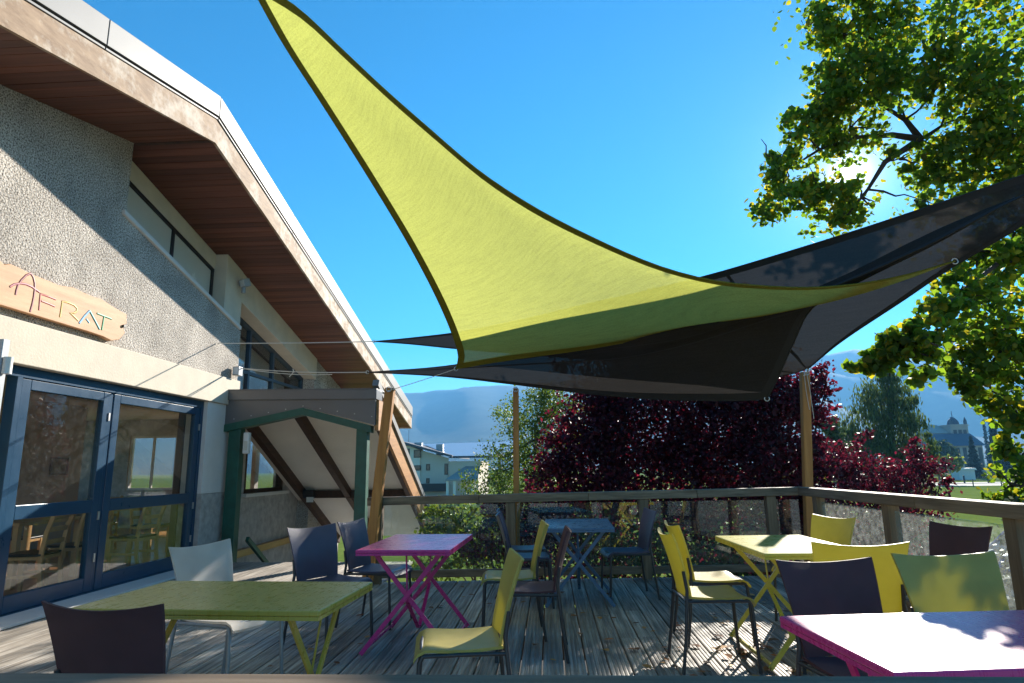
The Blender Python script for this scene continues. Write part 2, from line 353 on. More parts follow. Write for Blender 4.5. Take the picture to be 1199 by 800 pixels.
def clump_points(ells, per_area=1.0, sub=.22, spread=.16, fill=.5, leaves_per=30):
    """ells: (centre, (rx,ry,rz), count). Leaves gather in sub-clumps so the crown keeps gaps"""
    out = []
    for c, r, cnt in ells:
        c = np.array(c); r = np.array(r); nsub = max(3, int(cnt/leaves_per))
        d = RNG.normal(size=(nsub,3)); d /= np.linalg.norm(d,axis=1)[:,None]
        rad = (fill + (1-fill)*RNG.random(nsub))**.8
        sc = c + d*r*rad[:,None]
        for s in sc:
            m = int(leaves_per*(.5+RNG.random()))
            out.append(s + np.clip(RNG.normal(size=(m,3)),-1.9,1.9)*spread*r.mean()*np.array([1,1,.75]))
    return np.concatenate(out)
def trunk_tubes(mb, base, top, r0, r1, limbs=(), seed=0, lr=.75, nthin=0):
    rs = random.Random(seed); base = Vector(base); top = Vector(top); pts = []; rads = []
    for i in range(7):
        t = i/6; p = base.lerp(top, t) + Vector((rs.uniform(-1,1),rs.uniform(-1,1),0))*r0*.5*math.sin(math.pi*t)
        pts.append(p); rads.append(r0 + (r1-r0)*t)
    rads[0] *= 1.35
    mb.tube(pts, rads, 10)
    for li, L in enumerate(limbs):
        L = [Vector(p) for p in L]; m = len(L); rr = max(.012, r1*lr)*(.35 if li < nthin else 1)
        mb.tube(L, [rr*(1-.8*i/(m-1)) for i in range(m)], 7)
def wig(p, q, n, amp, seed):
    rs = random.Random(seed); p = Vector(p); q = Vector(q); L = (q-p).length
    return [p.lerp(q, i/n) + Vector((rs.uniform(-1,1),rs.uniform(-1,1),rs.uniform(-1,1)))*amp*L*math.sin(math.pi*i/n) for i in range(n+1)]

#SECTION deck
# ------------------------------------------------------------------ ground and deck
GZ = -2.3
DECKX0, DECKX1 = -4.96, 3.02
def far_edge(x): return 7.93 + .075*(x+1.6)
def build_deck():
    mb = MB(); w, g = .138, .010; x = DECKX0; i = 0
    while x + w < DECKX1 + .02:
        y1 = far_edge(x+w/2) if x > -2.1 else 9.62
        y0 = .95
        cuts = [y0] + sorted(random.uniform(1.5, y1-1) for _ in range(random.choice((1,1,2)))) + [y1]
        for a, b in zip(cuts[:-1], cuts[1:]):
            if b - a < .5: continue
            # reeded board: ridges and grooves along its length
            prof = [(0,-.03)]; nr = 5
            for k in range(nr):
                c = w*(k+.5)/nr; hw = w/nr/2
                prof += [(c-hw*.95,-.004),(c-hw*.45,0.0),(c+hw*.45,0.0),(c+hw*.95,-.004)]
            prof += [(w,-.03)]
            dz = random.uniform(-.0015,.0015)
            mb.prism([(x+p[0], p[1]+dz) for p in prof], 'y', a+.002, b-.002)
        x += w + g
    structure(mb.build('deck', M['deck']))
    mb = MB()
    mb.beam((-2.1, far_edge(-2.1)+.03, -.13), (DECKX1+.05, far_edge(DECKX1)+.03, -.13), .045, .19)
    mb.box((DECKX1+.005,.9,-.22),(DECKX1+.05, far_edge(DECKX1), -.035)); mb.box((DECKX0,.90,-.22),(DECKX1,.943,-.035))
    for k in range(7):
        y = 1.3 + k*1.05; mb.box((DECKX0,y,-.2),(DECKX1,y+.06,-.032))
    for px, py in [(-2,7.7),(0.5,7.9),(2.9,8.0),(2.9,4.2),(2.9,1.2),(0.5,1.2),(-2,1.2),(-4.6,1.2),(0.5,4.4),(-2,4.4)]:
        mb.box((px-.07,py-.07,GZ-.1),(px+.07,py+.07,-.2))
    structure(mb.build('deck_joists', M['post']))
build_deck()
# fallen leaves on the boards
def fallen():
    pts = []
    for _ in range(330):
        if random.random() < .7: x, y = random.gauss(1.5,.7), random.gauss(4.2,1.1)
        else: x, y = random.uniform(-2,3), random.uniform(2,7.6)
        if -2.2 < x < 2.9 and 1.1 < y < far_edge(x)-.1: pts.append((x,y,.012))
    pts = np.array(pts); n = len(pts)
    mb = MB()
    for p in pts:
        s = random.uniform(.02,.045); a = random.uniform(0,6.28); t = random.uniform(.1,.5)
        vs = []
        for q, r_ in ((-1,0),(-.3,.7),(.5,.6),(1.1,0),(.5,-.6),(-.3,-.7)):
            vs.append((p[0]+s*(q*math.cos(a)-r_*math.sin(a)), p[1]+s*(q*math.sin(a)+r_*math.cos(a)), p[2]-.008+s*t*abs(r_)+.006+s*.2*max(0,q)))
        mb.add(vs, [(0,1,2,3),(0,3,4,5)])
    m = leafmat('dry fallen leaf', [(.32,.13,.04),(.22,.08,.03),(.42,.22,.07),(.16,.09,.05)], .1, .7)
    o = mb.build('fallen_leaves', m); o['label'] = 'dry orange and brown leaves scattered over the grey decking'; o['category'] = 'fallen leaves'; o['kind'] = 'stuff'
fallen()

#SECTION railing
def build_railing():
    RX = 3.06
    A = Vector((-2.16, far_edge(-2.16)-.09, 0)); B = Vector((RX, far_edge(RX)-.09, 0)); d = (B-A).normalized()
    zt = lambda t: .985 + .05*t
    r = empty('railing', A, 0, 'weathered timber and glass railing along the far edge of the deck facing the purple trees', 'railing')
    inv = Matrix.Translation(-A)
    def B_(mb, name, mat, bevel=.004):
        mb.v = [tuple(inv @ Vector(v)) for v in mb.v]; return mb.build(name, mat, r, bevel)
    mb = MB(); L = (B-A).length; n = 4
    for i in range(n):
        t0, t1 = i/n, (i+1)/n
        p, q = A.lerp(B,t0), A.lerp(B,t1)
        mb.beam(p+d*(.002 if i else -.02)+Vector((0,0,zt(t0)-.05)), q-d*.002+Vector((0,0,zt(t1)-.05)), .15, .095)
    B_(mb, 'top_rail', M['rail'], .006)
    ts = [(_x-A.x)/(B.x-A.x) for _x in (-2.06,-.48,1.12,2.66)]
    for t in ts:
        p = A.lerp(B,t); mb = MB(); mb.box((p.x-.055,p.y-.05,-.3),(p.x+.055,p.y+.05,zt(t)-.1)); B_(mb,'post',M['post'])
    mb = MB(); mb.beam(A+Vector((0,.0,.1)), B+Vector((0,0,.1)), .045, .085); B_(mb,'bottom_rail',M['rail'])
    for i in range(3):
        p, q = A.lerp(B,ts[i]), A.lerp(B,ts[i+1])
        mb = MB(); mb.beam(p+d*.075+Vector((0,0,.52)), q-d*.075+Vector((0,0,.52)), .008, .73); B_(mb,'glass_panel',M['railglass'],0)
    p = A.lerp(B,ts[3]); mb = MB(); mb.beam(p+d*.075+Vector((0,0,.52)), B-d*.06+Vector((0,0,.52)), .008, .73); B_(mb,'glass_panel',M['railglass'],0)
    # side railing towards the viewer
    r2 = empty('railing', (RX,B.y,0), 0, 'weathered timber and glass railing on the sunny driveway side of the deck', 'railing')
    inv2 = Matrix.Translation(-Vector((RX,B.y,0)))
    def C_(mb, name, mat, bevel=.004):
        mb.v = [tuple(inv2 @ Vector(v)) for v in mb.v]; return mb.build(name, mat, r2, bevel)
    mb = MB(); ys = [B.y+.02, 5.6, 3.6, 1.0]
    for a, b in zip(ys[:-1], ys[1:]): mb.beam((RX,a-.002,.985),(RX,b+.002,.985),.15,.095)
    C_(mb,'top_rail',M['raily'],.006)
    py = [7.72, 6.15, 4.55, 2.95, 1.3]
    for y in py:
        mb = MB(); mb.box((RX-.05,y-.06,-.3),(RX+.05,y+.06,.936)); C_(mb,'post',M['post'])
    mb = MB(); mb.box((RX-.022,1.0,.06),(RX+.022,B.y,.145)); C_(mb,'bottom_rail',M['raily'])
    for a, b in zip(py[:-1], py[1:]):
        mb = MB(); mb.box((RX-.004,b+.075,.155),(RX+.004,a-.075,.885)); C_(mb,'glass_panel',M['dustglass'],0)
    # near railing right in front of the viewer
    r3 = empty('railing', (0,.985,0), 0, 'blurred dark rail edge in the foreground at the bottom of the picture', 'railing')
    mb = MB(); mb.box((-4.9,-.08,.925),(RX-.09,.06,1.0)); mb.build('top_rail', M['rail'], r3, .006)
    for x in (-4.0,-1.9,1.9):
        mb = MB(); mb.box((x-.05,-.05,-.3),(x+.05,.05,.92)); mb.build('post', M['post'], r3)
build_railing()

#SECTION building
ROOF_RIDGE_Y = 7.0
def zs(y): return 5.29 - (.24 if y > ROOF_RIDGE_Y else .225)*abs(y-ROOF_RIDGE_Y)
FX = -4.02      # fascia plane
def build_building():
    b = empty('building', (-5.0,7.0,0), 0, 'alpine style building with pebble dash walls, wide brown eaves and blue glazed doors', 'building')
    inv = Matrix.Translation(-Vector((-5.0,7.0,0)))
    def P(mb, name, mat, parent=None, bevel=0):
        mb.v = [tuple(inv @ Vector(v)) for v in mb.v]; o = mb.build(name, mat, b, bevel)
        if parent: o.parent = parent
        return o
    # walls -------------------------------------------------
    w = MB(); ex = (-5.32,-5.0)
    w.prism([(-4,2.745),(6.97,2.745),(6.97,zs(6.97)),(-4,zs(-4))],'x',*ex)
    sill = lambda y: 4.37-.247*(y-6.97)
    w.prism([(6.97,2.745),(10.0,2.745),(10.0,sill(10.0)-.06),(6.97,sill(6.97)-.06)],'x',*ex)
    w.prism([(-4,-.3),(3.0,-.3),(3.0,.75),(-4,.75)],'x',*ex); w.prism([(2.7,.75),(3.0,.75),(3.0,2.33),(2.7,2.33)],'x',*ex); w.prism([(-4,.75),(-3.7,.75),(-3.7,2.33),(-4,2.33)],'x',*ex)  # wall left open above the parapet, out of frame, to brighten the interior
    w2 = MB(); w2.prism([(13.55,-2.6),(15.6,-2.6),(15.6,zs(15.6)),(13.55,zs(13.55))],'x',-5.35,-5.06); P(w2,'wall',M['roughcast'])
    P(w,'wall',M['roughcast'])
    low = MB(); low.prism([(10.0,-2.6),(13.548,-2.6),(13.548,.93),(10.0,.93)],'x',-5.51,-5.3)
    low.prism([(12.75,.93),(13.548,.93),(13.548,2.5),(12.75,2.5)],'x',-5.5,-5.3)
    low.prism([(10.0,.93),(11.1,.93),(11.1,2.5),(10.0,2.5)],'x',-5.5,-5.3)
    low.prism([(9.15,-.3),(10.0,-.3),(10.0,1.0),(9.15,1.0)],'x',-5.31,-4.985)
    P(low,'plinth_wall',M['greycast'])
    # far gable side and rear, with unseen openings added to light the room
    sh = MB(); sh.box((-12,-4,-2.6),(-11.8,15.6,.85)); sh.box((-12,-4,2.45),(-11.8,15.6,3.0)); [sh.box((-12,yy,.85),(-11.8,yy+.5,2.45)) for yy in (-4,1.0,5.5,10.2,15.1)]; sh.box((-11.8,-4,-2.6),(-5.33,-3.8,.6)); sh.box((-11.8,-4,2.4),(-5.33,-3.8,2.9))
    sh.box((-11.8,15.4,-2.6),(-10.3,15.6,3.2)); sh.box((-9.1,15.4,-2.6),(-8.25,15.6,3.2)); sh.box((-8.25,15.4,-2.6),(-5.36,15.6,.05)); sh.box((-8.25,15.4,2.5),(-5.36,15.6,3.2)); [sh.box((xx,15.4,.05),(xx+.1,15.6,2.5)) for xx in (-7.2,-6.3,-5.46)]; sh.box((-10.3,15.4,-2.6),(-9.1,15.6,.9)); sh.box((-10.3,15.4,2.2),(-9.1,15.6,3.2))  # wide bay on the porch side is added out of view to admit sun
    P(sh,'rear_wall',M['greycast'])
    pl = MB(); pl.prism([(-4,2.33),(10.02,2.33),(10.02,2.74),(-4,2.74)],'x',-5.33,-4.955)
    P(pl,'lintel',M['plaster'],bevel=.008)
    pw = MB(); pw.prism([(9.15,1.003),(10.0,1.003),(10.0,2.327),(9.15,2.327)],'x',-5.31,-4.99); P(pw,'pillar',M['whiteplaster'],bevel=.006)
    cb = MB()
    _a, _b = on_x(152,213,-5.24), on_x(257,323,-5.24)
    top = lambda y: _a.z + (_b.z-_a.z)/(_b.y-_a.y)*(y-_a.y)
    cb.prism([(6.972,top(6.972)),(9.45,top(9.45)),(9.45,zs(9.45)),(6.972,zs(6.97))],'x',-5.34,-5.212)
    cb.prism([(9.452,sill(9.452)+.002),(10.0,sill(10.0)+.002),(10.0,zs(10.0)),(9.452,zs(9.452))],'x',-5.33,-5.02)
    cb.prism([(10.002,zs(10)-.5),(13.6,zs(13.6)-.45),(13.6,zs(13.6)-.002),(10.002,zs(10)-.002)],'x',-5.3,-5.03)
    P(cb,'spandrel',M['plaster'],bevel=.006)
    # strip window
    wn = MB(); yy0, yy1 = 6.98, 9.445
    o = MB(); t_ = .045
    def slantbar(mb, y0, y1, f, g, x0, x1): mb.prism([(y0,f(y0)),(y1,f(y1)),(y1,g(y1)),(y0,g(y0))],'x',x0,x1)
    slantbar(o, yy0, yy1, lambda y: top(y)-t_, lambda y: top(y)-.002, -5.27,-5.22)
    for a in (yy0, 8.28, yy1-.06): slantbar(o, a, a+.055, lambda y: sill(y)+.003, lambda y: top(y)-t_-.002, -5.27,-5.22)
    win = P(o,'window',M['black'])
    bl = MB(); slantbar(bl, yy0+.01, yy1-.01, lambda y: sill(y)+.01, lambda y: top(y)-t_-.01, -5.262,-5.245); P(bl,'pane',M['blind'],win)
    sl = MB(); slantbar(sl, 6.90, 9.95, lambda y: sill(y)-.058, lambda y: sill(y), -5.21,-4.965); P(sl,'sill',M['whiteplaster'],win,.006)
    # second window under the eaves
    o = MB(); y0, y1 = 10.02, 13.5; zb = 2.2
    tp = lambda y: zs(y)-.5+.015*(y-10)
    for a in (y0, 10.95, 11.95, 13.44): o.prism([(a,zb),(a+.07,zb),(a+.07,tp(a+.07)-.003),(a,tp(a)-.003)],'x',-5.36,-5.29)
    slantbar(o, y0, y1, lambda y: tp(y)-.07, lambda y: tp(y)-.004, -5.359,-5.291)
    o.box((-5.358,y0,3.0),(-5.292,y1,3.05))
    win2 = P(o,'window',M['winframe'])
    g = MB(); g.prism([(y0,zb),(y1,zb),(y1,tp(y1)-.03),(y0,tp(y0)-.03)],'x',-5.334,-5.328); P(g,'pane',M['glass'],win2)
    ins = MB(); ins.prism([(y0,zb),(y1,zb),(y1,tp(y1)),(y0,tp(y0))],'x',-5.75,-5.7); P(ins,'curtain',M['blind'],win2)
    # small window under the porch
    o = MB(); o.box((-5.42,11.1,.93),(-5.3,11.17,2.4)); o.box((-5.42,12.68,.93),(-5.3,12.75,2.4)); o.box((-5.42,11.17,.93),(-5.3,12.68,1.0)); win3 = P(o,'window',M['rafter'])
    g = MB(); g.box((-5.37,11.17,1.0),(-5.362,12.68,2.4)); P(g,'pane',M['glass'],win3)
    g = MB(); g.box((-5.32,11.0,.87),(-5.2,12.85,.928)); P(g,'sill',M['whiteplaster'],win3,.005)
    # glazed doors ------------------------------------------------
    fx0, fx1 = -5.13, -5.06
    def leaf(ya, yb, name='door', handle=True):
        o = MB(); st = .115
        o.box((fx0,ya,.04),(fx1,ya+st,2.22)); o.box((fx0,yb-st,.04),(fx1,yb,2.22))
        for z0, z1 in ((.04,.2),(.885,1.02),(2.12,2.22)): o.box((fx0+.001,ya+st+.001,z0),(fx1-.001,yb-st-.001,z1))
        d = P(o,name,M['blue'],bevel=.006)
        for z0, z1 in ((.2,.885),(1.02,2.12)):
            g = MB(); g.box((-5.099,ya+st,z0),(-5.093,yb-st,z1)); P(g,'pane',M['glass'],d)
        for z in (.35,.8,1.9):
            h = MB(); h.box((fx1,yb-.02,z),(fx1+.012,yb+.004,z+.09)); P(h,'hinge',M['steel'],d)
        return d
    leaf(5.86,7.14); leaf(7.2,9.08)
    fr = MB(); fr.box((-5.16,5.79,.0),(-5.05,5.855,2.25)); fr.box((-5.16,7.143,.0),(-5.07,7.197,2.225)); fr.box((-5.16,9.085,.0),(-5.05,9.147,2.25))
    fr.box((-5.16,3.0,2.226),(-5.049,9.147,2.327)); fr.box((-5.16,3.0,0),(-5.05,3.07,2.225)); fr.box((-5.16,5.858,0.0),(-5.05,9.08,.037))
    P(fr,'door_frame',M['blue'],bevel=.004)
    th = MB(); th.box((-5.05,3.0,.004),(-4.70,9.15,.03)); P(th,'threshold',M['whiteplaster'],bevel=.004)
    # leaf standing open, square to the wall
    o = MB(); Y0, Y1 = 4.225, 4.285; xa, xb = -4.98, -3.83; st = .115
    o.box((xa,Y0,.04),(xa+st,Y1,2.25)); o.box((xb-st,Y0,.04),(xb,Y1,2.25))
    for z0, z1 in ((.04,.2),(.885,1.02),(2.14,2.25)): o.box((xa+st,Y0+.001,z0),(xb-st,Y1-.001,z1))
    d = P(o,'door',M['bluegrey'],bevel=.005); d['label'] = 'pale grey door leaf standing open square to the wall'
    for z0, z1 in ((.2,.885),(1.02,2.14)):
        g = MB(); g.box((xa+st,4.252,z0),(xb-st,4.258,z1)); P(g,'pane',M['blind'],d)
    h = MB(); q = on_y(21,430,4.33); h.tube([(xb+.03,4.255,q.z-.06),(xb+.03,4.255,q.z+.06)],.03,10); h.tube([(xb-.01,4.255,q.z),(xb+.03,4.255,q.z)],.012,8); P(h,'handle',M['whiteplastic'],d)
    # interior shell --------------------------------------------------
    f = MB(); f.box((-11.8,-3.8,-.1),(-5.2,15.4,.015)); f.box((-5.2,3.0,-.1),(-5.0,9.15,.02)); P(f,'interior_floor',wood('warm parquet',(.32,.15,.055),(.55,.30,.13),'y',.3,14,.1,.1,.25))
    f = MB(); f.box((-11.8,-3.8,2.6),(-5.33,15.4,2.66)); P(f,'interior_ceiling',M['whiteplaster'])
    f = MB(); f.box((-11.79,-3.79,.02),(-11.74,15.39,.84));  P(f,'interior_wall',simple('grey beige interior wall',(.50,.47,.42),.8,0,.06,2))
    f = MB(); f.box((-5.42,9.15,.02),(-5.33,9.9,2.59)); P(f,'interior_pier',simple('brown timber lining',(.12,.07,.045),.6,0,.2,6))
    f = MB(); f.box((-9.3,10.2,.02),(-9.1,12.2,2.59)); P(f,'interior_pier',simple('grey beige pier',(.45,.42,.38),.8,0,.06,2))
    f = MB(); f.box((-5.3,5.63,.02),(-5.2,5.70,2.2)); P(f,'door_post',M['pole'])
    # window in the far interior wall
    o = MB()
    for x in (-10.3,-9.73,-9.15): o.box((x,15.42,.9),(x+.05,15.47,2.2))
    o.box((-10.3,15.421,.9),(-9.1,15.469,.95)); o.box((-10.3,15.421,2.15),(-9.1,15.469,2.2)); wi = P(o,'window',M['whiteplaster'])
    g = MB(); g.box((-10.28,15.44,.92),(-9.12,15.446,2.18)); P(g,'pane',M['glass'],wi)
    # roof ---------------------------------------------------------
    yN, yF = -4.6, 18.6
    s = MB()
    for ya, yb in ((yN,ROOF_RIDGE_Y),(ROOF_RIDGE_Y,yF)):
        n_ = int(round((yb-ya)/.118)); st = (yb-ya)/n_
        for k in range(n_):
            a, c = ya+k*st+.003, ya+(k+1)*st-.003; dz = random.uniform(-.002,.002)
            s.prism([(a,zs(a)+dz),(c,zs(c)+dz),(c,zs(c)+.02+dz),(a,zs(a)+.02+dz)],'x',-5.6,FX-.002)
    sof = P(s,'soffit',M['soffit'])
    s = MB()
    for ya, yb in ((yN,ROOF_RIDGE_Y),(ROOF_RIDGE_Y,yF)):
        s.prism([(ya,zs(ya)+.026),(yb,zs(yb)+.026),(yb,zs(yb)+.05),(ya,zs(ya)+.05)],'x',-12.6,FX-.003)
    P(s,'roof_boarding',M['blackgap'])
    grv = MB()
    j = MB(); j.prism([(ROOF_RIDGE_Y-.03,zs(7)-.012),(ROOF_RIDGE_Y+.03,zs(7)-.012),(ROOF_RIDGE_Y+.03,zs(7)+.002),(ROOF_RIDGE_Y-.03,zs(7)+.002)],'x',-4.99,FX-.004); P(j,'joint_strip',M['rafter'],sof)
    fa = MB()
    for ya, yb in ((yN,ROOF_RIDGE_Y),(ROOF_RIDGE_Y,12.6),(12.603,yF)):
        fa.prism([(ya,zs(ya)-.03),(yb,zs(yb)-.03),(yb,zs(yb)+.27),(ya,zs(ya)+.27)],'x',FX,FX+.035)
    P(fa,'fascia',M['fascia'])
    gp = MB()
    for ya, yb in ((yN,ROOF_RIDGE_Y),(ROOF_RIDGE_Y,yF)):
        gp.prism([(ya,zs(ya)+.05),(yb,zs(yb)+.05),(yb,zs(yb)+.5),(ya,zs(ya)+.5)],'x',-12.5,FX-.02)
    P(gp,'roof_core',M['blackgap'])
    me = MB(); cuts = [yN, -1.0, 2.1, 5.02, ROOF_RIDGE_Y, 9.4, 12.5, 15.6, yF]
    for ya, yb in zip(cuts[:-1], cuts[1:]):
        a, c = ya+.006, yb-.006
        me.prism([(a,zs(a)+.32),(c,zs(c)+.32),(c,zs(c)+.585),(a,zs(a)+.585)],'x',FX+.02,FX+.06)
        me.prism([(a,zs(a)+.275),(c,zs(c)+.275),(c,zs(c)+.298),(a,zs(a)+.298)],'x',FX+.036,FX+.05)
        me.prism([(a,zs(a)+.53),(c,zs(c)+.53),(c,zs(c)+.58),(a,zs(a)+.58)],'x',-12.6,FX+.018)
    P(me,'roof_edge',M['roofmetal'],bevel=.004)
    en = MB(); en.box((-12.6,yF-.02,zs(yF)-.03),(FX+.03,yF+.03,zs(yF)+.3)); P(en,'eaves_board',M['fascia'])
build_building()

def framed_picture():
    p = empty('framed_picture', (-9.088,11.6,1.45), 0, 'small dark framed picture hanging on the wall inside the dining room', 'picture')
    o = MB(); o.box((-.0,-.22,-.16),(.02,.22,-.13)); o.box((0,-.22,.13),(.02,.22,.16)); o.box((0,-.22,-.13),(.02,-.19,.13)); o.box((0,.19,-.13),(.02,.22,.13)); o.build('frame',M['black'],p)
    o = MB(); o.box((0,-.19,-.13),(.008,.19,.13)); o.build('print',simple('muted print',(.2,.22,.2),.5,0,.6,9),p)
# the wall the picture hangs on is part of the room
framed_picture()

def build_porch():
    g = empty('porch', (-3.8,9.75,0), 0, 'green timber porch with dark grey sheet fascia and white sloping ceiling over the steps', 'porch')
    inv = Matrix.Translation(-Vector((-3.8,9.75,0)))
    def P(mb, name, mat, parent=None, bevel=0):
        mb.v = [tuple(inv @ Vector(v)) for v in mb.v]; o = mb.build(name, mat, parent or g, bevel); return o
    yf = 9.7
    for x0, x1 in ((-4.93,-4.74),(-2.93,-2.76)):
        mb = MB(); mb.box((x0,yf,-.3),(x1,yf+.16,1.97)); P(mb,'post',M['green'],bevel=.008)
    # arched front beam
    mb = MB(); pk = (-3.77,2.17)
    for (xa, za), (xb, zb) in (((-4.99,1.93),pk),(pk,(-2.70,1.88))):
        mb.prism([(xa,za-.02),(xb,zb-.02 if (xb,zb)==pk else zb-.02),(xb,zb+.09),(xa,za+.09)],'y',yf-.04,yf+.14)
    P(mb,'arched_beam',M['green'])
    mb = MB()
    mb.prism([(-4.99,2.023),(pk[0],pk[1]+.093),(-2.64,1.975),(-2.64,2.42),(-4.99,2.45)],'y',yf-.02,yf+.04)
    P(mb,'fascia_sheet',M['greymetal'])
    mb = MB(); mb.prism([(-5.0,2.40),(-2.62,2.37),(-2.62,2.52),(-5.0,2.55)],'y',yf-.05,yf+.3); 
    mb.prism([(-5.0,2.55),(-2.62,2.52),(-2.62,2.535),(-5.0,2.565)],'y',yf-.055,yf+1.2); P(mb,'flashing',M['greymetal'],bevel=.004)
    for k in range(9): x = -4.85+k*.27; z = (2.02+.2*(1-abs(x+3.77)/1.2)); mb = MB(); mb.box((x-.006,yf-.028,z+.06),(x+.006,yf-.02,z+.072)); P(mb,'rivet',M['steel'])
    mb = MB(); mb.box((-2.66,yf+.045,1.9),(-2.60,yf+.75,2.36)); P(mb,'side_board',M['barge'])
    # lower roof running down over the steps
    K, s = 7.2356, .49
    zc = lambda y: K - s*y
    ya, yb = 9.95, 15.4
    mb = MB(); mb.prism([(ya,zc(ya)+.10),(yb,zc(yb)+.10),(yb,zc(yb)+.14),(ya,zc(ya)+.14)],'x',-5.28,-2.73); P(mb,'ceiling_panel',M['ceilpanel'])
    for x in (-5.0,-4.07,-2.82):
        mb = MB(); mb.beam((x,ya,zc(ya)+.02),(x,yb,zc(yb)+.02),.11,.16); P(mb,'rafter',M['rafter'])
    mb = MB(); yq = 13.1; mb.beam((-4.94,yq,zc(yq)+.02),(-2.88,yq,zc(yq)+.02),.1,.15); P(mb,'purlin',M['rafter'])
    mb = MB(); mb.beam((-2.70,ya-.1,zc(ya-.1)+.0),(-2.70,yb+.1,zc(yb+.1)+.0),.05,.36); P(mb,'barge_board',M['barge'])
    mb = MB(); mb.beam((-2.69,ya-.1,zc(ya-.1)+.24),(-2.69,yb+.12,zc(yb+.12)+.24),.10,.11); 
    mb.prism([(ya,zc(ya)+.145),(yb,zc(yb)+.145),(yb,zc(yb)+.2),(ya,zc(ya)+.2)],'x',-5.28,-2.75); P(mb,'roof_sheet',M['roofmetal'])
    mb = MB()
    for i in range(12):
        y = 9.75+i*.28; z = -.19*(i+1); mb.box((-4.9,y,z-.05),(-2.7,y+.3,z))
    P(mb,'stair_tread',M['deck'])
    mb = MB(); mb.beam((-4.62,9.9,.30),(-4.62,12.9,-1.55),.05,.07); mb.beam((-4.62,9.88,-.5),(-4.62,9.88,.28),.05,.05)
    for k in range(4): mb.beam((-4.62,10.5+.6*k,-.75-.38*k),(-4.62,10.5+.6*k,-.10-.37*k),.04,.04)
    P(mb,'handrail',M['green'])
build_porch()

def poles():
    specs = [((-2.12,7.62,0),on_y(457,455,7.75),.055,'slanting orange timber pole beside the porch, holding the yellow sail cord'),
             ((-.43,8.17,-.4),on_y(604,455,8.17),.036,'slim upright orange pole behind the far railing, nearest the green birch'),
             ((3.20,8.62,-.4),on_y(942,436,8.62),.052,'orange timber pole at the deck corner in front of the purple foliage')]
    for base, top, r, lab in specs:
        base = Vector(base); e = empty('sail_pole', base, 0, lab, 'pole', 'poles carrying the shade sails')
        mb = MB(); mb.beam((0,0,0), top-base, r*2, r*2, (0,1,0)); mb.build('pole', M['pole'], e, .008)
        t = top-base; mb = MB(); mb.tube([t+Vector((0,-r-.02,-.04)), t+Vector((0,r+.02,-.04))], .012, 8); mb.tube([t+Vector((.03*math.cos(a),-r-.02,-.02+.03*math.sin(a))) for a in np.linspace(0,6.28,13)], .006, 6); mb.build('eyebolt', M['steel'], e)
        if base.x > 3:
            mb = MB()
            for k in range(2): mb.tube([t+Vector((-.03+.03*k,-r-.006,.0)), t+Vector((-.03+.05*k,-r-.012,-.25)), t+Vector((-.01+.045*k,-r-.008,-.5-.12*k))], .004, 5)
            mb.build('cord', M['rope'], e)
poles()

#SECTION sails
def edge(pts, n):
    """pts (px,py,Y): smooth curve through surveyed points"""
    W = [on_y(*p) for p in pts]
    d = [0.0]
    for a, b in zip(W[:-1], W[1:]): d.append(d[-1] + (b-a).length)
    out = []
    for i in range(n+1):
        t = d[-1]*i/n; k = 0
        while k < len(W)-2 and t > d[k+1]: k += 1
        u = (t-d[k])/max(1e-9,(d[k+1]-d[k]))
        p0, p1, p2, p3 = W[max(k-1,0)], W[k], W[k+1], W[min(k+2,len(W)-1)]
        # non-uniform Catmull-Rom tangents
        def tan(i0):
            if i0 == 0: return (W[1]-W[0])/(d[1]-d[0])
            if i0 == len(W)-1: return (W[-1]-W[-2])/(d[-1]-d[-2])
            return (W[i0+1]-W[i0-1])/(d[i0+1]-d[i0-1])
        h = d[k+1]-d[k]; m1, m2 = tan(k)*h, tan(k+1)*h
        out.append(p1*(2*u**3-3*u**2+1) + m1*(u**3-2*u**2+u) + p2*(-2*u**3+3*u**2) + m2*(u**3-u**2))
    return out
def lin(pts, Ya, Yb):
    """give depths running evenly from Ya to Yb along the picture polyline"""
    L = [0.0]
    for a, b in zip(pts[:-1], pts[1:]): L.append(L[-1]+math.hypot(b[0]-a[0], b[1]-a[1]))
    return [(p[0],p[1],1/(1/Ya+(1/Yb-1/Ya)*l/L[-1])) for p, l in zip(pts, L)]
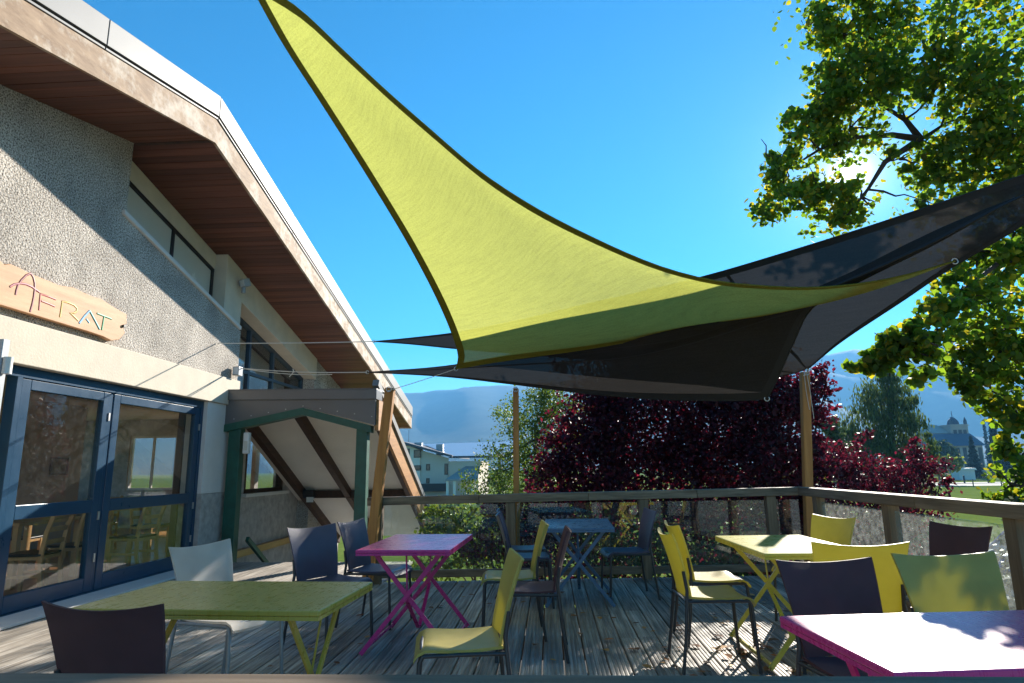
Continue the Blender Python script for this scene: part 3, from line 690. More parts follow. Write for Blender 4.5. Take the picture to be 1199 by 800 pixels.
def sail(label, left, up, low, mat, hem, n=44, belly=0.0):
    """left: A->C, up: A->B, low: C->B"""
    Lc, U, D = edge(left,n), edge(up,n), edge(low,n); A, C, B = Lc[0], Lc[-1], U[-1]
    grid = []
    for i in range(n+1):
        u = i/n; row = []
        for j in range(n+1):
            v = j/n
            p = U[i]*(1-v) + D[i]*v + (Lc[j] - (A*(1-v) + C*v))*(1-u)
            p = p + Vector((0,0,-belly))*math.sin(math.pi*min(1,u))*math.sin(math.pi*v)
            row.append(p)
        grid.append(row)
    c = (A+B+C)/3
    e = empty('shade_sail', c, 0, label, 'shade sail')
    mb = MB(); mb.grid([[p-c for p in r] for r in grid]); o = mb.build('sail_cloth', mat, e)
    # hems: flat doubled bands folded over a cord along each edge
    hm = MB()
    rows = {'up': [[grid[i][j] for j in (0,1)] for i in range(n+1)], 'low': [[grid[i][n-j] for j in (0,1)] for i in range(n+1)], 'left': [[grid[i][j] for i in (0,1)] for j in range(n+1)]}
    for k in rows:
        band = []
        for a, b in rows[k]:
            dd = (b-a); w = min(.085, max(.004, dd.length*1.6)); q = a + (dd.normalized()*w if dd.length > 1e-5 else Vector((0,0,0)))
            band.append((a, q))
        for off in (.004,-.004):
            hm.grid([[a-c+Vector((0,0,off)), q-c+Vector((0,0,off))] for a, q in band])
        hm.tube([a-c for a, q in band], .007, 5)
    h = hm.build('hem', hem, e)
    for fr in ((.33,.67) if mat == M['saildark'] else ()):
        j = int(round(n*fr)); sm = MB()
        for off in (.003,-.003): sm.grid([[grid[i][j]-c+Vector((0,0,off)), grid[i][j].lerp(grid[i][j+1],min(1,.03/max(.001,(grid[i][j+1]-grid[i][j]).length)))-c+Vector((0,0,off))] for i in range(n-1)])
        sm.build('seam', hem, e)
    for P_ in (A,B,C):
        rg = MB(); rg.tube([P_-c+Vector((.022*math.cos(a),0,.022*math.sin(a))) for a in np.linspace(0,6.29,13)], .005, 6); rg.build('corner_ring', M['steel'], e)
    return e
# yellow sail: A above the roof, C at the porch pole, B up in the linden
YA, YC, YB = 4.0, 7.25, 4.9
sail('large lime yellow triangular shade sail stretched from roof to porch pole',
     lin([(288,-28),(330,48),(375,118),(430,205),(478,285),(512,350),(531,395),(537,418),(534,432)], YA, YC),
     lin([(288,-28),(346,8),(400,58),(450,105),(500,149),(560,200),(620,240),(680,272),(763,309),(830,328),(890,335),(950,337),(1010,332),(1062,322),(1118,306)], YA, YB),
     lin([(534,432),(600,421),(680,410),(760,396),(840,381),(920,364),(1000,343),(1062,324),(1118,306)], YC, YB),
     M['sailyellow'], M['hemyellow'], belly=.10)
# black sail behind it: L1 at the wall cord, R1 up in the linden, K1 at the corner pole
sail('wide black shade sail rising from the corner pole into the linden tree',
     lin([(438,400),(480,396),(538,389),(600,377),(680,358),(760,340),(835,321),(900,302),(1000,271),(1100,238),(1199,205),(1330,160)], 9.3, 4.0),
     lin([(438,400),(480,403),(540,409),(640,417),(740,425),(830,432),(912,441),(947,431)], 9.3, 6.2),
     lin([(1330,160),(1199,262),(1150,292),(1110,316),(1060,350),(985,400),(947,431)], 4.0, 6.2),
     M['saildark'], M['hemdark'], belly=.05)
sail('black shade sail hanging lowest, with a pale strip along its sagging lower edge',
     lin([(1330,178),(1199,229),(1090,288),(990,338),(950,362),(930,400),(912,440),(898,467)], 3.75, 6.0),
     lin([(1330,178),(1199,229),(1090,285),(985,332),(880,368),(780,385),(680,400),(600,415),(520,429),(430,436)], 3.75, 8.9),
     lin([(898,467),(870,469),(830,469),(760,467),(680,460),(600,450),(520,441),(430,436)], 6.0, 8.9),
     M['saildark'], M['hemdark'], belly=.06)
def rope(label, pts, r=.007, extra=()):
    mb = MB(); c = Vector(pts[0]); mb.tube([Vector(p)-c for p in pts], r, 6)
    for ex in extra: mb.tube([Vector(p)-c for p in ex], r*.8, 6)
    o = mb.build('rope', M['rope']); o.location = c; tag(o, label, 'rope')
def sag(a, b, s, n=12): return [a.lerp(b,i/n)+Vector((0,0,-s*math.sin(math.pi*i/n))) for i in range(n+1)]
a, b = on_x(255,402,-4.985), on_y(438,400,9.3)
rope('taut pale cord from the pebble dash wall to the upper black sail tip', sag(a,b,.01))
a, b = on_x(279,431,-4.93), on_y(430,436,8.9); m_ = on_y(343,432,9.4)
rope('doubled pale cord with a loose end, tied beside the small square wall lamp', sag(a,b,.03), extra=(sag(a,b,.07)[:10], [m_,m_+Vector((.01,0,-.05)),m_+Vector((-.05,0,-.12))]))
rope('short cord from the black sail corner back to the corner pole top', sag(on_y(947,431,6.2), on_y(941,440,8.56), .02), .006)
rope('thin cord from the slanting pole top to the yellow sail corner', sag(on_y(457,457,7.7), on_y(534,432,7.25), .005), .004)

def wall_bits():
    # flood light with sensor
    p = on_x(287,332,-4.9); e = empty('floodlight', p, 0, 'grey wall floodlight with motion sensor under the eaves at the window corner', 'floodlight')
    Mx = Matrix.Rotation(R(-35),4,'Z') @ Matrix.Rotation(R(20),4,'X')
    mb = MB(); mb.box((-.07,-.05,-.06),(.07,.06,.07),Mx); mb.build('housing',M['lamp'],e,.008)
    mb = MB(); mb.box((-.058,-.058,-.045),(.058,-.05,.058),Mx); mb.build('lens',M['lens'],e)
    mb = MB(); mb.box((-.12,.05,-.03),(-.02,.09,.03)); mb.tube([(-.02,0,-.07),(-.02,.0,-.16)],.035,10); mb.build('sensor',M['lamp'],e)
    p = on_x(279,435,-4.9); e = empty('wall_lamp', p, 0, 'small square lamp on the wall corner above the porch roof', 'lamp')
    mb = MB(); mb.box((-.06,-.07,-.07),(.04,.07,.07)); mb.build('housing',M['lamp'],e,.006)
    mb = MB(); mb.box((-.045,-.076,-.055),(.03,-.07,.055)); mb.build('lens',M['lens'],e)
    p = on_y(289,519,9.66); e = empty('motion_sensor', p, 0, 'cream motion sensor fixed to the green porch post', 'sensor')
    mb = MB(); mb.box((-.045,-.04,-.16),(.045,.04,.16)); mb.build('housing',M['whiteplastic'],e,.012)
    mb = MB(); mb.box((-.032,-.046,-.11),(.032,-.04,.03)); mb.build('lens',M['blind'],e,.004)
    p = Vector((-4.84,13.0,.79)); e = empty('floodlight', p, 0, 'small black floodlight on the rafter inside the porch', 'floodlight')
    mb = MB(); mb.box((-.1,-.1,-.02),(.1,.04,.14)); mb.build('housing',M['black'],e,.01)
    mb = MB(); mb.box((-.02,-.11,-.1),(.12,-.1,.0)); mb.build('lens',M['whiteplastic'],e)
wall_bits()

def sign():
    c = on_x(70,355,-4.95); e = empty('name_board', c, 0, 'rough edged wooden name board with painted carved letters reading AFRAT', 'sign')
    def S(px,py,X=-4.945): v = on_x(px,py,X)-c; return (v.y, v.z)
    out = [(-22,300),(-6,302),(2,310),(9,309),(20,314),(34,321),(52,328),(66,334),(84,337),(96,343),(108,348),(116,350),(128,358),(140,365),(146,368),(146,379),(141,382),(144,390),(137,398),(128,399),(118,394),(100,388),(80,382),(60,376),(40,370),(20,364),(0,358),(-22,352)]
    mb = MB(); mb.prism([S(*p) for p in out],'x',-.03,.03); mb.build('board',M['signwood'],e,.006)
    def Zp(z): return (z[0]/7.275, 300+z[1]/7.275)
    def stroke(pts, r, col, nm):
        mb = MB(); P = []
        for z in pts: y, zz = S(*Zp(z)); P.append(Vector((.031,y,zz)))
        # a rounded groove bead, flattened against the board
        for a, b in zip(P[:-1],P[1:]): pass
        mb.tube(P, r, 8); mb.v = [(.031+(v[0]-.031)*.35, v[1], v[2]) for v in mb.v]
        mb.build('letter', simple(nm, col, .5, 0, .1, 20), e)
    red = (.22,.02,.035); 
    stroke([(110,330),(118,290),(130,250),(160,205),(200,165),(240,148),(262,180),(274,230),(275,280),(266,350),(252,415),(235,475)], .011, red, 'dark red letter paint')
    stroke([(62,262),(95,242),(150,232),(200,240),(250,262),(285,288),(315,308)], .011, (.35,.06,.09), 'rose red letter paint')
    stroke([(455,370),(400,348),(322,322),(318,380),(312,462)], .010, (.45,.07,.06), 'red letter paint'); stroke([(330,382),(390,405),(446,430)], .010, (.40,.07,.06), 'red letter paint')
    yel = (.58,.36,.03)
    stroke([(490,520),(500,460),(510,385),(560,397),(610,418),(636,445),(632,472),(608,486),(575,482),(610,515),(648,552)], .010, yel, 'ochre letter paint')
    stroke([(655,572),(700,512),(745,466)], .013, (.10,.36,.62), 'sky blue letter paint'); stroke([(745,466),(785,540),(830,625)], .013, (.0,.27,.25), 'teal letter paint')
    stroke([(715,535),(735,560),(738,572)], .011, (.02,.3,.4), 'teal dot paint')
    stroke([(808,488),(870,512),(932,536)], .012, (.0,.22,.08), 'green letter paint'); stroke([(868,516),(858,575),(848,630)], .012, (.0,.28,.10), 'green letter paint')
    mb = MB(); y, z = S(142,382); mb.tube([(.025,y,z),(.05,y,z)],.018,10); mb.build('screw',M['black'],e)
sign()

#SECTION furniture
def chair_parts(shell):
    seat = MB(); nx, ny = 12, 14
    def seat_pt(u, v, dz):
        x = u*(.205+.012*v); y = -.205 + .43*v; z = .452 + .012*u*u - .010*math.sin(math.pi*min(1,v*1.15)) 
        if v > .82: t = (v-.82)/.18; y = -.205+.43*.82 + .43*.18*math.sin(t*1.35); z -= .05*(1-math.cos(t*1.5))
        return (x,y,z+dz)
    seat.grid([[seat_pt(-1+2*i/nx, j/ny, 0) for j in range(ny+1)] for i in range(nx+1)])
    seat.grid([[seat_pt(-1+2*i/nx, j/ny, -.014) for j in range(ny+1)] for i in range(nx+1)], flip=True)
    for u in (-1,1): seat.grid([[seat_pt(u,j/ny,0) for j in range(ny+1)],[seat_pt(u,j/ny,-.014) for j in range(ny+1)]])
    for v in (0,1): seat.grid([[seat_pt(-1+2*i/nx,v,0) for i in range(nx+1)],[seat_pt(-1+2*i/nx,v,-.014) for i in range(nx+1)]])
    back = MB()
    def back_pt(s, t, d):
        hw = .195 + .045*t
        z = .455 + .385*t + .022*s*s*t + .012*math.sin(math.pi*t)*0
        y = -.215 - .015*math.sin(math.pi*t) - .105*t*t + .032*s*s
        return (s*hw, y+d, z)
    nt_ = 16
    for d, fl in ((0,False),(-.013,True)): back.grid([[back_pt(-1+2*i/nx, j/nt_, d) for j in range(nt_+1)] for i in range(nx+1)], flip=fl)
    for s_ in (-1,1): back.grid([[back_pt(s_,j/nt_,0) for j in range(nt_+1)],[back_pt(s_,j/nt_,-.013) for j in range(nt_+1)]])
    for t in (0,1): back.grid([[back_pt(-1+2*i/nx,t,0) for i in range(nx+1)],[back_pt(-1+2*i/nx,t,-.013) for i in range(nx+1)]])
    legs = []
    for s_ in (-1,1):
        f = MB(); f.tube([(s_*.222,.215,0),(s_*.218,.205,.2),(s_*.212,.195,.405),(s_*.208,.18,.432)], .0115, 8); legs.append(f)
        r = MB(); r.tube([(s_*.235,-.275,0),(s_*.228,-.245,.2),(s_*.215,-.222,.42),(s_*.205,-.215,.50),(s_*.206,-.232,.62)], .0115, 8); legs.append(r)
    fr = MB()
    fr.tube([(-.208,.18,.432),(-.10,.188,.437),(0,.19,.438),(.10,.188,.437),(.208,.18,.432)], .010, 8)
    for s_ in (-1,1): fr.tube([(s_*.208,.18,.432),(s_*.21,0,.433),(s_*.213,-.222,.43)], .010, 8)
    fr.tube([(-.213,-.222,.43),(.213,-.222,.43)], .010, 8)
    return seat, back, legs, fr
def make_chair(key):
    t = empty('cafe_chair')
    seat, back, legs, fr = chair_parts(key)
    seat.build('seat', M[key], t); back.build('backrest', M[key], t)
    lm = M['legs'] if key != 'whitechair' else M['lamp']
    for l in legs: l.build('leg', lm, t)
    fr.build('seat_frame', lm, t)
    return t
PROTO = {}
def place_chair(key, x, y, face, label, sx=1.0):
    if key not in PROTO: t = PROTO[key] = make_chair(key)
    else: t = copy_tree(PROTO[key])
    t.location = (x, y, .002); t.rotation_euler = (0,0,math.atan2(face[1],face[0])-math.pi/2); t.scale = (sx,1,1)
    tag(t, label, 'chair', 'cafe chairs on the deck'); return t
place_chair('purplechair',-1.54,2.58,(.12,.99),'dark plum chair with its back to the viewer at the olive green table')
place_chair('whitechair',-1.96,4.06,(.95,-.31),'pale grey mesh chair behind the olive green table')
place_chair('navychair',-1.72,5.22,(.85,-.53),'blue violet chair between olive and magenta tables, its backrest nearer the porch wall')
place_chair('navychair',-1.52,5.86,(.98,-.2),'blue violet chair with dappled backrest, tucked behind its twin at the pink table')
place_chair('limechair',-.48,3.47,(-.98,-.17),'lime chair alone in the foreground between the olive table and bare decking')
place_chair('limechair',-.35,5.46,(-1,-.08),'lime chair facing the magenta table, behind the plum chair')
place_chair('purplechair',-.18,4.93,(-1,0),'plum chair in profile beside the magenta table, in front of a lime one')
place_chair('navychair',-.22,6.62,(1,.06),'dark blue chair on the porch side of the blue table, nearer the viewer')
place_chair('navychair',-.26,7.24,(1,.12),'dark blue chair close to the slim pole, at the porch side of the blue table')
place_chair('navychair',.76,7.0,(-1,-.12),'dark blue chair on the driveway side of the blue table, against the railing')
place_chair('limechair',1.09,4.70,(1,.02),'lime chair nearest the viewer of two side by side at the lime table')
place_chair('limechair',1.25,5.34,(1,.03),'farther lime chair of two side by side, its seat sunlit, at the lime table')
place_chair('limechair',2.17,5.78,(-.92,-.36),'lime chair across the lime table, with its back to the glass railing')
place_chair('limechair',1.80,4.24,(.1,1),'glowing yellow backrest chair at the near end of the lime table',1.1)
place_chair('purplechair',1.34,2.98,(.16,-.98),'plum chair pulled up to the near magenta table, beside a broad lime backrest')
place_chair('purplechair',2.70,4.92,(-.93,-.34),'plum chair standing alone against the side railing post')
place_chair('limechair',1.98,3.17,(.1,-.99),'broad olive lime backrest chair at the sunlit magenta table',1.1)

def make_table(key, name_label, x, y, rot, along, group='folding cafe tables', w=.69, l=1.12):
    """along: long side runs along local y. X shaped leg frames at both ends and a V brace"""
    t = empty('folding_table', (x,y,0), rot + (0 if along=='y' else math.pi/2), name_label, 'table', group)
    m = M[key]; hw, hl = w/2, l/2
    top = MB(); top.box((-hw,-hl,.716),(hw,hl,.74)); top.build('tabletop', m, t, .005)
    rim = MB()
    rim.box((-hw+.002,-hl+.002,.700),(-hw+.02,hl-.002,.7155)); rim.box((hw-.02,-hl+.002,.700),(hw-.002,hl-.002,.7155)); rim.box((-hw+.021,-hl+.002,.700),(hw-.021,-hl+.02,.7155)); rim.box((-hw+.021,hl-.02,.700),(hw-.021,hl-.002,.7155)); rim.build('rim', m, t)
    for s in (-1,1):
        for k in (-1,1):
            yo = s*(hl-.15) + k*.018
            mb = MB(); mb.beam((-k*(hw-.09),yo,.705),(k*(hw-.02),yo,.008),.014,.032,(1,0,0)); mb.build('leg', m, t, .002)
    for k in (-1,1):
        mb = MB(); mb.beam((k*(hw-.035),-(hl-.16),.03),(k*(hw-.035),(hl-.16),.03),.014,.022); mb.build('foot_bar', m, t, .002)
        mb = MB(); mb.beam((0,k*(hl-.17),.36),(0,.02*k,.10),.012,.028,(1,0,0)); mb.beam((0,k*(hl-.17),.36),(0,k*(hl-.12),.70),.008,.012,(1,0,0)); mb.build('brace', m, t, .002)
    return t
make_table('tgreen','olive green folding table in the foreground near the blue doors',-1.50,3.116,R(-3),'x')
make_table('tpink','magenta folding table by the slanting pole and porch',-1.05,5.29,R(-1.5),'y')
make_table('tblue','steel blue folding table in the shade against the far railing',.27,6.87,R(-1.7),'y')
make_table('tlime','lime folding table with a pale sunlit top near the deck corner',1.70,4.99,R(2),'y')
make_table('tpink','magenta folding table in the near corner, its top bleached by dappled sun',1.45,2.36,R(6),'x')

# wooden chairs and a table inside the room
def make_wood_chair():
    t = empty('dining_chair'); wm = M.setdefault('beech', wood('varnished beech',(.55,.32,.13),(.74,.46,.21),'z',.35,16,.1,.1,.1))
    for sx in (-1,1):
        mb = MB(); mb.beam((sx*.19,.19,0),(sx*.19,.19,.43),.035,.035,(0,1,0)); mb.build('leg',wm,t,.004)
        mb = MB(); pts = [(sx*.19,-.24,0),(sx*.19,-.2,.25),(sx*.19,-.19,.45),(sx*.19,-.22,.68),(sx*.19,-.29,.9)]
        for a, b in zip(pts[:-1],pts[1:]): mb.beam(a,b,.03,.04,(0,1,0))
        mb.build('leg',wm,t)
    mb = MB()
    for z, y in ((.55,-.205),(.68,-.225),(.83,-.265)): mb.box((-.175,y-.01,z),(.175,y+.01,z+.05))
    mb.build('backrest',wm,t,.003)
    mb = MB(); mb.box((-.2,-.2,.40),(.2,.2,.435)); 
    for sx in (-1,1): mb.box((sx*.19-.012,-.19,.22),(sx*.19+.012,.18,.25))
    mb.build('seat_rail',wm,t,.003)
    mb = MB(); mb.box((-.21,-.2,.438),(.21,.215,.465)); mb.build('seat',M['black'],t,.01)
    return t
proto = None
for i, (x,y,a,lab) in enumerate([(-5.62,6.95,R(100),'beech dining chair nearest the open side of the glazed doors, indoors'),(-5.72,7.75,R(80),'beech dining chair behind the central door stile, indoors'),
        (-5.66,8.75,R(85),'beech ladder back chair close behind the wide glass leaf, indoors'),(-7.2,8.6,R(-80),'beech dining chair across the indoor table, in the dark of the room'),(-6.6,10.6,R(-100),'beech dining chair with a sunlit seat edge deep in the room'),(-7.9,11.2,R(60),'beech dining chair farthest back in the room')]):
    if proto is None: proto = c = make_wood_chair()
    else: c = copy_tree(proto)
    c.location = (x,y,.016); c.rotation_euler = (0,0,a); tag(c, lab, 'chair', 'beech chairs in the dining room')
for x, y, lab in ((-6.55,7.9,'brown dining table just inside the glazed doors'),(-7.3,10.6,'brown dining table deep inside the room')):
    t = empty('dining_table',(x,y,.016),0,lab,'table','indoor dining tables')
    mb = MB(); mb.box((-.4,-.55,.70),(.4,.55,.74)); mb.build('tabletop',M['beech'],t,.006)
    for a in (-1,1):
        for b in (-1,1):
            mb = MB(); mb.box((a*.34-.03,b*.49-.03,0),(a*.34+.03,b*.49+.03,.698)); mb.build('leg',M['beech'],t)

#SECTION landscape
def ground_z(x, y):
    return GZ
def build_ground():
    m, nt, b = mat_new('meadow grass'); mp = mapping(nt); n = N(nt,'ShaderNodeTexNoise',Scale=.12,Detail=8.0,Roughness=.65); nt.links.new(mp.outputs[0],n.inputs['Vector'])
    n2 = N(nt,'ShaderNodeTexNoise',Scale=5.0,Detail=6.0); nt.links.new(mp.outputs[0],n2.inputs['Vector'])
    r = ramp(nt,[(.3,(.075,.12,.022)),(.5,(.14,.19,.04)),(.7,(.22,.25,.07))]); mx = N(nt,'ShaderNodeMath',operation='ADD'); 
    s1 = N(nt,'ShaderNodeMath',operation='MULTIPLY'); s1.inputs[1].default_value=.5; nt.links.new(n.outputs['Fac'],s1.inputs[0]); s2 = N(nt,'ShaderNodeMath',operation='MULTIPLY'); s2.inputs[1].default_value=.5; nt.links.new(n2.outputs['Fac'],s2.inputs[0])
    nt.links.new(s1.outputs[0],mx.inputs[0]); nt.links.new(s2.outputs[0],mx.inputs[1]); nt.links.new(mx.outputs[0],r.inputs['Fac']); nt.links.new(r.outputs[0],b.inputs['Base Color']); b.inputs['Roughness'].default_value=1; b.inputs['Specular IOR Level'].default_value=0
    bump(nt,b,n2.outputs['Fac'],.3,.05)
    mb = MB(); mb.add([(-5000,-400,GZ),(5000,-400,GZ),(5000,5200,GZ),(-5000,5200,GZ)],[(0,1,2,3)]); structure(mb.build('ground',m))
    asp = simple('pale worn asphalt',(.16,.155,.145),.9,0,.2,.8,.3,20)
    e = .004
    mb = MB(); mb.add([(-5.3,.3,GZ+e),(5.5,.3,GZ+e),(7.5,16.5,GZ+e),(-.9,16.5,GZ+e),(-1.38,9.7,GZ+e),(-5.3,9.7,GZ+e)],[(0,1,2,3,4,5)]); structure(mb.build('soil',simple('dark damp soil',(.035,.028,.02),1,0,.3,3)))
    mb = MB()
    L = [(7.5,12),(9,18),(13,25),(19,31),(27,36)]; Rr = [(12,9),(18.5,16),(26,21),(35,26),(46,30)]
    mb.add([(x,y,GZ+e) for x,y in L]+[(x,y,GZ+e) for x,y in Rr],[(i,i+1,len(L)+i+1,len(L)+i) for i in range(len(L)-1)]); structure(mb.build('driveway',asp))
    # unseen pale forecourt behind the camera, added to bounce light under the sails
    gv = simple('pale bounce gravel',(.56,.52,.46),.95,0,.2,2.5,.4,60)
    mb = MB(); mb.box((-5.3,-30,GZ-.2),(22,.86,-.22)); structure(mb.build('bounce_ground',gv))
    pav = simple('pale bounce slab',(.46,.44,.40),.9,0,.12,1.5)
    mb = MB(); mb.add([(-5.3,9.8,GZ+e),(-1.4,9.8,GZ+e),(-.6,20,GZ+e),(-5.3,20,GZ+e)],[(0,1,2,3)]); structure(mb.build('bounce_paving',pav))  # pale sheet below the steps, added to bounce light onto the porch ceiling
    road = simple('pale road surface',(.30,.285,.26),.9,0,.12,.5)
    mb = MB(); mb.add([(40,104,GZ+2*e),(260,104,GZ+2*e),(260,122,GZ+2*e),(40,122,GZ+2*e)],[(0,1,2,3)]); structure(mb.build('road',road))
build_ground()
def build_mountains():
    def ridge(x):
        px = 643 + 750*x/2600
        pts = [(-900,140),(300,92),(480,90),(520,93),(560,97),(600,97),(660,100),(720,108),(800,112),(880,116),(950,120),(990,130),(1040,132),(1100,136),(1199,142),(1500,150),(2400,150)]
        for (a,ha),(b_,hb) in zip(pts[:-1],pts[1:]):
            if px <= b_: u = (px-a)/(b_-a); return min(520,(ha+(hb-ha)*u)/750*2600)
        return 500
    rs = np.random.default_rng(3); 
    nx, ny = 300, 46; xs = np.linspace(-3800,4600,nx); ph = rs.uniform(0,6.28,12)
    P = []
    for i, x in enumerate(xs):
        row = []
        for j in range(ny):
            t = j/(ny-1); y = 1250 + 1350*t*1.0
            spur = .06*math.sin(x/170+ph[0]+2*t)+.04*math.sin(x/83+ph[1]-3*t)+.04*math.sin(x/41+ph[2]+5*t)
            h = ridge(x)*(t**1.15)*(1+spur*math.sin(math.pi*t)*1.6) 
            h += rs.uniform(-1,1)*(2.5 if t > .05 else 0)
            y += 50*math.sin(x/230+ph[3])*math.sin(math.pi*t)+40*math.sin(x/71+ph[4])*math.sin(math.pi*t)
            row.append((x,y,GZ-1+h))
        for k in range(1,5): row.append((x,2600+350*k,GZ-1+ridge(x)*(1-.25*k)-1))
        P.append(row)
    mb = MB(); mb.grid(P,True)
    m, nt, b = mat_new('forested mountainside'); mp = mapping(nt); n = N(nt,'ShaderNodeTexNoise',Scale=.03,Detail=9.0,Roughness=.7); nt.links.new(mp.outputs[0],n.inputs['Vector'])
    r = ramp(nt,[(.35,(.014,.026,.013)),(.55,(.024,.04,.018)),(.72,(.04,.058,.025))]); nt.links.new(n.outputs['Fac'],r.inputs['Fac']); nt.links.new(r.outputs[0],b.inputs['Base Color']); b.inputs['Roughness'].default_value=1; b.inputs['Specular IOR Level'].default_value=.1
    structure(mb.build('mountains',m))
build_mountains()

bark = simple('grey brown bark',(.12,.09,.065),.9,0,.3,9,.6,30)
darkbark = simple('dark bark',(.05,.035,.03),.9,0,.3,9,.6,30)
LM = {
 'linden': leafmat('linden leaf',[(.085,.14,.02),(.06,.115,.018),(.10,.15,.025),(.05,.095,.02),(.075,.125,.02),(.20,.18,.02)],.55,.55,(2.9,2.8,.9)),
 'purple': leafmat('purple plum leaf',[(.045,.013,.022),(.062,.015,.026),(.028,.012,.024),(.09,.018,.034)],.38,.5,(3.0,.85,1.2)),
 'birch': leafmat('birch leaf',[(.10,.15,.035),(.07,.12,.03),(.13,.17,.04)],.45,.5,(1.5,1.5,.6)),
 'willow': leafmat('weeping birch leaf',[(.085,.125,.045),(.065,.105,.04),(.12,.15,.05)],.4,.5,(1.2,1.2,.6)),
 'hedge': leafmat('yellow green shrub leaf',[(.13,.19,.03),(.10,.16,.03),(.20,.23,.04)],.45,.45,(1.4,1.3,.5)),
 'conifer': leafmat('conifer needle tuft',[(.018,.04,.022),(.026,.05,.026),(.014,.03,.018)],.1,.7),
 'grey': leafmat('grey green shrub leaf',[(.13,.16,.10),(.10,.13,.08),(.17,.19,.13)],.3,.5),
 'dull': leafmat('dull green leaf',[(.05,.085,.03),(.07,.10,.03),(.10,.12,.035)],.3,.55),
}
def tree(name, label, cat, base, top, r0, ells, kind, leaf, spread=.16, limbs=(), group=None, per=26, droop=None, shape='quad', fill=.5, tb=None, aspect=.75, gap=None, twigs=False):
    base = Vector(base); t = empty(name, base, 0, label, cat, group)
    rel = [((c[0]-base.x,c[1]-base.y,c[2]-base.z), r, n) for c, r, n in ells]
    pts = clump_points(rel, leaves_per=per, spread=spread, fill=fill)
    if gap is not None:                      # an opening between the twigs
        q = pts + np.array(base) - np.array(gap[0]); dd = np.array(gap[1]); ds = np.linalg.norm(q - np.outer(q @ dd, dd), axis=1); pts = pts[ds > gap[2]]
    leaf_mesh('crown', pts, leaf, LM[kind], t, droop, shape, aspect)
    mb = MB(); L = []
    tp = Vector(top)-base
    for i, (c, r, n) in enumerate(rel[:14] if r0 < .3 else rel[-7:-7]):
        s = tp*random.uniform(.45,.95); L.append(wig(s, Vector(c)+Vector((0,0,r[2]*.2)), 6, .06, i))
    if twigs:
        ends = [Vector(p)-base for l in limbs for p in l[1:]]
        for i, (c, r, n) in enumerate(rel):
            cv = Vector(c); e0 = min(ends, key=lambda q: (q-cv).length)
            if (e0-cv).length < 3.2:
                L.append(wig(e0, cv, 5, .07, i))
                for k in range(3): L.append(wig(e0.lerp(cv,.7), cv+Vector((random.uniform(-1,1)*r[0],random.uniform(-1,1)*r[1],random.uniform(-1,1)*r[2]))*.8, 4, .08, i*5+k))
    for l in limbs: L.append([Vector(p)-base for p in l])
    trunk_tubes(mb, (0,0,0), tp, r0, r0*.45, L, 3,   .75 if r0 < .3 else .34, 0 if r0 < .3 else len(L)-len(limbs)); mb.build('trunk', tb or bark, t)
    return t
def at(px, py, Y, rpx, n, ry=None, rz=None):
    p = on_y(px,py,Y); r = rpx*Y/F
    return (tuple(p), (r, ry*Y/F if ry else r, rz*Y/F if rz else r), n)

# the linden, its crown reaching over the deck
lin_ells = []
for px,py,Y,r,n in [
   (985,20,8.8,42,900),(1035,30,9.0,46,900),(1010,85,8.6,52,1300),(965,110,8.6,40,700),(930,150,8.6,32,380),(990,150,8.8,45,1000),(1045,100,9.2,36,600),
   (905,192,8.5,28,330),(915,228,8.4,36,520),(960,222,8.8,38,620),(975,252,8.8,34,380),(1005,235,8.9,30,300),
   (1120,30,7.6,60,700),(1180,70,7.4,60,700),(1110,90,8.0,42,560),(1150,120,8.2,48,800),(1190,160,8.0,52,900),(1120,185,8.6,46,800),(1085,205,9.0,32,360),(1165,215,8.6,48,800),(1095,240,8.6,24,220),(1060,185,8.8,22,160),
   (1185,310,7.8,44,600),(1130,335,7.2,36,480),(1100,370,6.7,36,300),(1062,396,6.45,32,210),(1030,425,6.5,26,150),(1068,425,6.5,30,150),(1090,392,6.2,26,170),(1036,403,6.5,22,190),(1012,426,6.6,17,110),(1075,405,6.4,26,170),(1160,380,8.0,46,850),(1190,420,8.0,44,750),(1120,420,8.1,26,300),(1150,455,8.0,34,420),(1185,480,8.0,40,600),(1195,530,7.8,26,260),(1150,292,7.8,22,200),(1190,272,7.8,26,260),(1130,305,7.8,18,140),
   (1185,572,7.6,26,220),(1205,560,7.6,30,260)]:
    lin_ells.append(at(px,py,Y,r,int(n*1.15)))
for c, r, n in [((8.5,9.5,5.5),(2.2,2.4,2.4),2600),((9.5,8.5,8.0),(2.6,2.6,2.2),2600),((7.0,9.5,9.3),(2.4,2.2,1.6),2000),((11.0,10.5,6.0),(2.2,2.4,2.6),1400),((8.8,11.8,7.0),(2.2,1.8,2.6),1400),((9.6,7.0,4.5),(1.7,1.6,2.0),1100),((5.2,9.0,8.8),(1.5,1.6,1.0),1100)]:
    lin_ells.append((c,r,n))
fork = on_y(1078,163,8.9)
